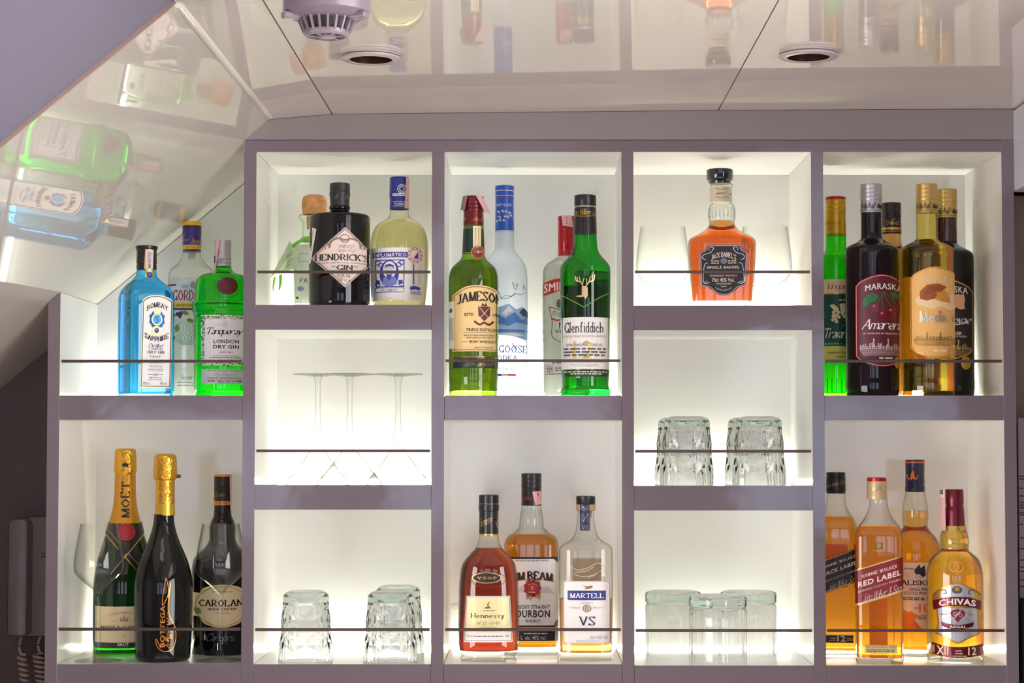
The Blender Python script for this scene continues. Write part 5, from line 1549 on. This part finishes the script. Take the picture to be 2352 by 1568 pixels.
b = Bottle(Z, 412, YF - .004, FL['E2'], 'whisky_bottle', 'square amber whisky bottle with cream cap and slanted red label', pymid=1350)
b.body([(402, 57, 2), (430, 58, 2), (470, 66, 2.1), (510, 84, 2.4), (545, 108, 3.2), (575, 130, 4.5), (610, 147, 6), (640, 150, 7), (1400, 151, 7), (1440, 147, 7)], G_CLEAR, ratio=1)
b.fill(570, liquid('golden_whisky', (241, 163, 34)), bottom=.008)
b.ring('cap_top', [(265, 57), (269, 62), (289, 62)], pbr('red_cap', (170, 20, 30), .25, .3), cx=402)
cp = b.ring('cap', [(287, 61), (300, 64), (350, 65), (352, 62), (372, 64), (386, 66), (402, 65), (405, 62)], pbr('cream_cap', (206, 186, 140), .35, .3), cx=402)
b.print([(ink((150, 90, 60)), C('Walker Sons', 345, 430, 312, 352, .7, slope=-.2))], cp.o, cp)
b.stick('back_label', R(350, 1040, 462, 1390), backlit('back_label_tan', (236, 206, 150)), back=True)
sl = -.319
sy = lambda x, y0, xc=411: y0 + sl * (x - xc)
RL = pbr('label_scarlet', (128, 10, 26), .4)
b.stick('label', P([(262, sy(262, 798)), (561, sy(561, 798)), (561, sy(561, 1025)), (262, sy(262, 1025))]), M_CREAM, prints=[(RL, P([(262, sy(262, 806)), (561, sy(561, 806)), (561, sy(561, 1012)), (262, sy(262, 1012))])), (GOLD, cat(L([(262, sy(262, 800)), (561, sy(561, 800))], 4), L([(262, sy(262, 1020)), (561, sy(561, 1020))], 5))),
    (ink((236, 220, 200)), cat(S('JOHNNIE WALKER', 300, 526, 840, 862, 2, .8, slope=sl), T('RED LABEL', 284, 546, 880, 914, .03, slope=sl), T('BLENDED SCOTCH WHISKY', 284, 548, 934, 946, .02, slope=sl), C('John Walker & Sons', 312, 556, 960, 1008, .8, slope=sl)))])
b.stick('lower_label', R(320, 1312, 522, 1364), pbr('buff_small_label', (214, 184, 120), .4), prints=[(DGREY, cat(T('ESTABLISHED 1820', 334, 510, 1319, 1331), lines(336, 508, (1340, 1350), 6), L([(322, 1314), (520, 1314)], 2)))])
b.print([(ink((120, 96, 30)), cat(R(388, 670, 438, 712))), (ink((160, 140, 60)), cat(E(413, 690, 14, 16))), (ink((170, 120, 50)), lines(372, 445, (718,), 5))], b.root, name='small_crest')

b = Bottle(Z, 645, YB + .006, FL['E2'], 'whisky_bottle', 'golden whisky bottle with navy cap and white map label, behind the red-labelled bottle', pymid=1350)
b.body([(352, 61), (380, 66), (430, 76), (470, 82), (515, 83), (545, 80), (570, 78), (590, 86), (615, 106), (650, 134), (690, 152), (730, 161), (780, 164), (1390, 162), (1416, 156)], G_CLEAR)
b.fill(475, liquid('golden_whisky_pale', (244, 172, 48)), bottom=.010)
cp = b.ring('cap', [(153, 58), (157, 62), (236, 61), (240, 60), (300, 62), (312, 60), (330, 64), (352, 63), (357, 60)], pbr('navy_cap', (24, 30, 52), .3))
b.print([(ink((222, 112, 56)), cat(R(582, 166, 708, 173), P([(622, 240), (630, 218), (640, 232), (636, 255), (645, 280), (632, 272), (620, 284), (616, 262)]), L(curve([(600, 250), (606, 275), (625, 262)], 4), 6), L(curve([(662, 250), (655, 275), (640, 262)], 4), 6)))], cp.o, cp)
ORG = ink((226, 120, 40))
b.stick('label', R(484, 796, 806, 1226), pbr('pink_white_label', (240, 222, 206), .45), prints=[(GREY, cat(L([(570, 838), (806, 838)], 2), lines(575, 630, (830,), 7))),
    (ink((30, 36, 60)), cat(P([(636, 842), (655, 820), (668, 806), (676, 830), (700, 812), (696, 850), (706, 876), (690, 888), (668, 868), (650, 870), (640, 862)]), S('TALISKER', 516, 776, 906, 938, 2.2, .8), T('SINGLE MALT', 604, 736, 953, 972, .04), T('SCOTCH WHISKY', 574, 740, 978, 998, .04))),
    (DGREY, cat(lines(566, 700, (1013, 1024), 7), T('ESTD', 645, 680, 882, 890), T('AGED', 632, 660, 1074, 1086, .02), lines(660, 706, (1126, 1136, 1146), 5))), (ORG, cat(T('10', 662, 724, 1052, 1106, .04), P([(566, 1090), (600, 1110), (612, 1098), (640, 1130), (668, 1135), (640, 1150), (600, 1148), (620, 1170), (610, 1190), (650, 1200), (690, 1226), (566, 1226)])))])

b = Bottle(Z, 892, YF, FL['E2'], 'whisky_bottle', 'round-shouldered golden whisky bottle with maroon capsule and ornate silver shield label', pymid=1350)
b.body([(568, 70), (600, 78), (640, 90), (680, 93), (712, 89), (728, 92), (745, 112), (770, 142), (800, 162), (840, 174), (900, 180), (1100, 181), (1380, 181), (1425, 178), (1444, 168)], G_CLEAR)
b.fill(598, liquid('yellow_gold_whisky', (252, 200, 56)), bottom=.010)
M_CHV = pbr('burgundy_capsule', (104, 22, 40), .25, .45)
cp = b.ring('capsule', [(340, 55), (345, 58), (430, 59), (440, 57), (452, 57), (456, 59), (480, 61), (572, 67)], M_CHV, cx=895)
b.ring('neck_band', [(571, 70), (602, 77)], foil((206, 180, 90)))
b.stick('tax_stamp', P([(800, 342), (834, 340), (836, 420), (840, 600), (806, 598), (808, 440)]), M_STAMP, b.surf([(336, 88), (605, 84)]), [(pbr('stamp_white', (222, 220, 214), .5), P([(802, 346), (832, 344), (832, 392), (804, 392)])), (DGREY, R(806, 344, 826, 372))])
SIL = pbr('silver_label', (190, 188, 196), .3, .45)
GLB = foil((190, 150, 70))
b.stick('label', P([(775, 1085), (752, 1075), (758, 1035), (752, 1010)] + curve([(752, 1010), (790, 965), (850, 940), (906, 918), (962, 940), (1018, 965), (1056, 1010)], 4) + [(1050, 1035), (1056, 1075), (1034, 1085), (1028, 1180), (1046, 1245)] + curve([(1046, 1245), (975, 1270), (908, 1302), (842, 1270), (768, 1245)], 5) + [(784, 1180)]), GLB, prints=[
    (SIL, P([(786, 1080), (1024, 1080), (1016, 1180), (1032, 1238)] + curve([(1032, 1238), (970, 1260), (908, 1290), (846, 1260), (782, 1238)], 5) + [(796, 1180)])), (SIL, P(curve([(800, 1010), (830, 960), (908, 930), (985, 960), (1016, 1010)], 5))),
    (ink((90, 76, 60)), cat(E(906, 965, 32, 24), L(curve([(760, 1000), (790, 972), (830, 968), (840, 985), (822, 992)], 5), 6), L(curve([(1050, 1000), (1020, 972), (984, 968), (974, 985), (990, 992)], 5), 6))), (GLB, cat(E(906, 960, 16, 14))),
    (GREY, cat(*[L([(908 + 40 * math.cos(a), 1125 + 34 * math.sin(a)), (908 + 105 * math.cos(a), 1140 + 105 * math.sin(a))], 2) for a in [i * .21 for i in range(30)] if abs(math.cos(a)) < .98 and 1140 + 105 * math.sin(a) > 1082])),
    (M_CHV, cat(P(curve([(756, 1038), (830, 1016), (908, 1008), (985, 1016), (1052, 1038)], 5) + curve([(1048, 1096), (985, 1072), (908, 1064), (830, 1072), (762, 1096)], 5)), P(curve([(806, 1166), (860, 1180), (908, 1183), (955, 1180), (1004, 1166)], 4) + curve([(1002, 1192), (955, 1206), (908, 1211), (860, 1206), (812, 1192)], 4)))),
    (WHITE, cat(T('CHIVAS', 794, 1018, 1018, 1058, .04, arc=14), T('REGAL', 862, 960, 1188, 1204, .03))), (pbr('label_scarlet', (128, 10, 26), .4), cat(E(890, 1112, 26, 24), E(926, 1112, 26, 24), P([(866, 1120), (950, 1120), (908, 1168)]), P([(890, 1092), (908, 1082), (926, 1092)]))), (SIL, cat(L([(888, 1140), (924, 1098)], 8), RING(892, 1114, 10, 9, 4), RING(924, 1122, 10, 9, 4))), (DGREY, cat(T('ESTD', 808, 844, 1115, 1124, .02), T('1801', 972, 1004, 1115, 1124, .02)))])
b.print([(pbr('gold_relief', (236, 170, 60), .08), cat(RING(888, 822, 28, 30, 4), RING(918, 822, 28, 30, 4), L([(870, 840), (904, 868), (940, 838)], 4)))], b.root, name='embossing')
b.stick('lower_label', P(curve([(746, 1298), (830, 1318), (906, 1322), (985, 1318), (1064, 1308)], 4) + curve([(1064, 1376), (985, 1386), (906, 1390), (830, 1386), (746, 1372)], 4)), M_CHV, prints=[
    (CREAM, cat(T('XII', 776, 850, 1318, 1374, .03), T('12', 970, 1020, 1324, 1374, .03), T('AGED', 890, 930, 1342, 1350, .03), T('YEARS', 888, 936, 1358, 1368, .03), lines(868, 966, (1377,), 4), *[L([(752 + 5 * i, 1316), (752 + 5 * i, 1364)], 2) for i in range(3)], *[L([(1044 + 6 * i, 1326), (1044 + 6 * i, 1372)], 2) for i in range(3)]))])
# ------------------------------------------------------------------ glasses
G_WINE = thin_glass('wine_glass', (253, 254, 253), (186, 194, 194), rough=.01, refl=.03, graze=.8)
G_FOOT = thin_glass('glass_foot', (253, 254, 253), (214, 220, 222), rough=.01, refl=.03, graze=.35)
G_SNIFTER = thin_glass('snifter_glass', (254, 255, 254), (222, 228, 228), rough=.01, refl=.014, graze=.6)
G_MARTINI = thin_glass('martini_glass', (251, 252, 251), (128, 136, 136), rough=.01, refl=.05, graze=.9)


def spot(px, py, Y):
    return at(px, py, Y)


def mpp(Y):
    return (DIST + Y) / F_PX


def wall_profile(outer, t):
    """bowl of thickness t: up the outside, over the rim, down the inside"""
    out = list(outer)
    inner = [(max(r - t, 0), z) for r, z in outer[::-1]]
    inner[-1] = (0, outer[0][1] + t * 2)
    return out + inner


def stemmed(name, label, px, Y, floor, bowl, stem, foot, group=None, py=1300, mat=None):
    """upright stemmed glass; bowl rows (r, z) bottom to rim"""
    v = spot(px, py, Y)
    o = thing(name, label, 'glass', (v.x, Y, floor), group=group)
    if len(bowl) > 3:
        s = pchip([(z, r) for r, z in bowl], 6)
        bowl = [(r, z) for z, r in s]
    pr = [(0, bowl[0][1])] + bowl
    mat = mat or G_WINE
    obj('bowl', lathe_bm(wall_profile(pr, .0009), 56), mat, o, smooth=50)
    obj('stem', lathe_bm([(stem[0][0], stem[0][1])] + [(r, z) for z, r in pchip([(z, r) for r, z in stem], 4)], 24), mat, o, smooth=60)
    obj('foot', lathe_bm(foot, 56, closed=True), G_FOOT, o, smooth=50)
    return o


# wine glasses on the bottom shelf beside the champagne
k = mpp(.045) / 2.497
zq = lambda py, Y, fl: at(1227, py, Y).z - fl
for cx, label in ((567, 'clear wine glass standing in front of the green champagne bottle'), (1265, 'clear wine glass standing in front of the black cream liqueur bottle')):
    Yg = .046
    fl = FL['A2']
    h = lambda y: zq(940 + y / 2.497, Yg, fl)
    stemmed('wine_glass', label, cx / 2.497, Yg, fl,
            [(8 * k, h(1060)), (22 * k, h(1042)), (60 * k, h(1010)), (112 * k, h(965)), (138 * k, h(930)), (143 * k, h(895)), (137 * k, h(830)), (122 * k, h(740)), (107 * k, h(656))],
            [(26 * k, h(1398) - .004), (15 * k, h(1370) - .002), (13 * k, h(1250)), (14 * k, h(1120)), (20 * k, h(1060)), (34 * k, h(1036))],
            [(0, .0006), (132 * k, .0004), (134 * k, .0012), (100 * k, .0026), (40 * k, .006), (0, .0075)], group='wine glasses on the bottom shelf')

# stemmed brandy glasses either side of the whiskey
fl = FL['D1']
for cx, Yg, label in ((315, YB - .01, 'clear brandy glass left of the square amber whiskey bottle'), (1116, YB + .012, 'clear brandy glass right of the square amber whiskey bottle')):
    k = mpp(Yg) / 3.409
    h = lambda y: zq(320 + y / 3.409, Yg, fl)
    stemmed('brandy_glass', {315: 'clear brandy glass standing clear of the square whiskey bottle, nearer the emerald whisky bottle', 1116: 'clear brandy glass close behind the square whiskey bottle, nearer the liqueur bottles'}[cx], 1430 + cx / 3.409, Yg, fl,
            [(12 * k, h(1190)), (48 * k, h(1165)), (110 * k, h(1135)), (175 * k, h(1090)), (205 * k, h(1045)), (212 * k, h(1000)), (205 * k, h(900)), (190 * k, h(780)), (176 * k, h(685))],
            [(34 * k, .004), (25 * k, .012), (24 * k, h(1230)), (30 * k, h(1185)), (52 * k, h(1164))],
            [(0, .0006), (150 * k, .0004), (152 * k, .0012), (110 * k, .003), (46 * k, .0055), (0, .008)], group='brandy glasses beside the whiskey', py=600, mat=G_SNIFTER)

# martini glasses standing on their rims
fl = FL['B2']
for cx, Yg, label in ((578, .165, 'upturned martini glass at the back, nearest the champagne and gin column'), (828, .060, 'upturned martini glass in the middle, in front of two others'), (1208, .165, 'upturned martini glass at the back, nearest the column of vodka and cognac')):
    v = spot(560 + cx / 3.409, 1000, Yg)
    k = mpp(Yg) / 3.409
    h = lambda y: zq(740 + y / 3.409, Yg, fl)
    o = thing('martini_glass', label, 'glass', (v.x, Yg, fl), group='upturned martini glasses')
    R_ = .0525
    zt = h(940)
    out = [(R_, .0003), (R_ * .72, zt * .28), (R_ * .46, zt * .54), (R_ * .24, zt * .80), (34 * k, zt), (0, zt + .001)]
    t = .0009
    obj('bowl', lathe_bm(out + [(0, zt - .006), (24 * k, zt - .008), (R_ * .24 - t, zt * .80 - t), (R_ * .46 - t, zt * .54 - t), (R_ * .72 - t, zt * .28 - t), (R_ - t, .0003)], 56, closed=False), G_MARTINI, o, smooth=45)
    obj('stem', lathe_bm([(88 * k, h(990)), (55 * k, h(945)), (32 * k, h(880)), (25 * k, h(835)), (20 * k, h(700)), (21 * k, h(520)), (26 * k, h(455)), (34 * k, h(428))], 24), G_MARTINI, o, smooth=60)
    f = h(404)
    obj('foot', lathe_bm([(0, f - .004), (40 * k, f - .0042), (100 * k, f - .0026), (194 * k, f - .0012), (196 * k, f - .0004), (194 * k, f), (0, f)], 56), G_MARTINI, o, smooth=45)

# cut and ribbed tumblers standing on their rims
GLASS_T = liquid('cut_glass', (242, 250, 247), .05, ior=1.5)


def tumbler_bm(rb, rt, H, cut=True, n=32, base=.016, p=3.2):
    """an upturned tumbler as one closed solid: outside with cut stars or ribs, inside smooth"""
    bm = bmesh.new()
    rows = []
    se = lambda a, r, q: (r * math.copysign(abs(math.cos(a)) ** (2 / q), math.cos(a)), r * math.copysign(abs(math.sin(a)) ** (2 / q), math.sin(a)))
    if cut:
        M = 8
        zs = [0.0, H * .06, H * .16] + [H * (.16 + .72 * i / M) for i in range(1, M + 1)] + [H * .935, H * .98, H]
        for j, z in enumerate(zs):
            t = z / H
            r = rb + (rt - rb) * t ** 1.15
            if z >= H * .975: r -= .004 if z < H else .010
            row = []
            for i in range(n):
                a = 2 * math.pi * i / n
                rr_ = r
                if 3 <= j <= M + 2:
                    m_ = (j - 3)
                    di, dj = abs((i + 2) % 4 - 2), abs((m_ + 4) % 4 - 2)
                    rr_ += {(0, 0): -.0017, (0, 1): -.0006, (1, 0): -.0006, (1, 1): -.0004, (2, 0): -.0002, (0, 2): -.0002, (2, 2): .0002}.get((di, dj), .0008)
                x, y = se(a, rr_, p)
                row.append(bm.verts.new((x, y, z)))
            rows.append(row)
    else:
        n = 72
        zs = [0.0, H * .1, H * .3, H * .55, H * .78, H * .80, H * .815, H * .83, H * .87, H * .90, H * .93, H * .96, H * .985, H]
        for j, z in enumerate(zs):
            row = []
            for i in range(n):
                a = 2 * math.pi * i / n
                r = rb
                if z <= H * .79: r += (.0007 if i % 3 == 0 else -.0004)
                elif z < H * .82: r -= .0012
                elif z <= H * .965:
                    r += .0008 if (i + j) % 2 else -.0005
                elif z < H: r -= .001
                else: r -= .006
                x, y = se(a, r, 2)
                row.append(bm.verts.new((x, y, z)))
            rows.append(row)
        p = 2
    for u, v in zip(rows, rows[1:]):
        for i in range(n):
            k_ = (i + 1) % n
            bm.faces.new((u[i], u[k_], v[k_], v[i]))
    bm.faces.new(rows[-1])
    inn = []
    wall = .0042 if cut else .0028
    for z, s in ((0.0, 1.0), (H * .3, .97), (H * .6, .94), (H - base - .004, .92), (H - base, .82)):
        r = rb + (rt - rb) * (z / H) if cut else rb
        ri = (r - wall) * s if cut else (r - wall) * (1 if s > .85 else .9)
        inn.append([bm.verts.new(se(2 * math.pi * i / n, ri, p) + (z,)) for i in range(n)])
    for u, v in zip(inn, inn[1:]):
        for i in range(n):
            k_ = (i + 1) % n
            bm.faces.new((u[k_], u[i], v[i], v[k_]))
    bm.faces.new(inn[-1][::-1])
    for i in range(n):
        k_ = (i + 1) % n
        bm.faces.new((rows[0][k_], rows[0][i], inn[0][i], inn[0][k_]))
    bmesh.ops.recalc_face_normals(bm, faces=bm.faces)
    if cut:
        bmesh.ops.triangulate(bm, faces=[f for f in bm.faces if len(f.verts) == 4 and f.calc_center_median().z > .001])
    return bm


def tumbler(px, Y, key, H, rb, rt, cut, label, group, rz=0.0, me=[None, None]):
    v = at(px, 1300, Y)
    i = 0 if cut else 1
    if me[i] is None:
        me[i] = bpy.data.meshes.new('tumbler')
        bm = tumbler_bm(rb, rt, H, cut)
        bm.to_mesh(me[i])
        bm.free()
        if not cut:
            for q in me[i].polygons: q.use_smooth = True
            me[i].set_sharp_from_angle(angle=math.radians(50))
        me[i].materials.append(GLASS_T)
    o = bpy.data.objects.new('cut_tumbler' if cut else 'ribbed_tumbler', me[i])
    COL.objects.link(o)
    o.location = (v.x, Y, FL[key] + .0002)
    o.rotation_euler = (0, 0, rz)
    tag(o, label, 'glass', group)
    return o


Hc, rb, rt = .1045, .0415, .0345
al = lambda px: math.atan2(-(at(px, 1200, 0).x), DIST)
GC = 'upturned cut glass tumblers'
tumbler(560 + 524 / 3.663, .062, 'B3', Hc, rb, rt, True, 'upturned cut glass tumbler alone at the side toward the wine glasses', GC, al(703))
tumbler(560 + 1236 / 3.663, .058, 'B3', Hc, rb, rt, True, 'upturned cut glass tumbler in the bottom niche, standing before another one', GC, al(897))
tumbler(560 + 1300 / 3.663, .176, 'B3', Hc, rb, rt, True, 'upturned cut glass tumbler in the bottom niche, hidden behind another one', GC, al(910))
tumbler(1430 + 507 / 3.409, .058, 'D2', Hc, rb, rt, True, 'upturned cut glass tumbler, front one of the pair nearer the vodka and cognac', GC, al(1579))
tumbler(1430 + 455 / 3.409, .176, 'D2', Hc, rb, rt, True, 'upturned cut glass tumbler, hidden one of the pair nearer the vodka and cognac', GC, al(1564))
tumbler(1430 + 1072 / 3.409, .058, 'D2', Hc, rb, rt, True, 'upturned cut glass tumbler, front one of the pair nearer the liqueur column', GC, al(1744))
tumbler(1430 + 1003 / 3.409, .176, 'D2', Hc, rb, rt, True, 'upturned cut glass tumbler, hidden one of the pair nearer the liqueur column', GC, al(1724))
GR = 'upturned ribbed tumblers'
tumbler(1430 + 800 / 3.663, .062, 'D3', .1, .0432, .0432, False, 'upturned ribbed tumbler standing in front of the other two', GR)
tumbler(1430 + 425 / 3.663, .15, 'D3', .1, .0432, .0432, False, 'upturned ribbed tumbler behind, on the side toward the cognac bottles', GR, .02)
tumbler(1430 + 1057 / 3.663, .152, 'D3', .1, .0432, .0432, False, 'upturned ribbed tumbler behind, on the side toward the whisky bottles', GR, .03)
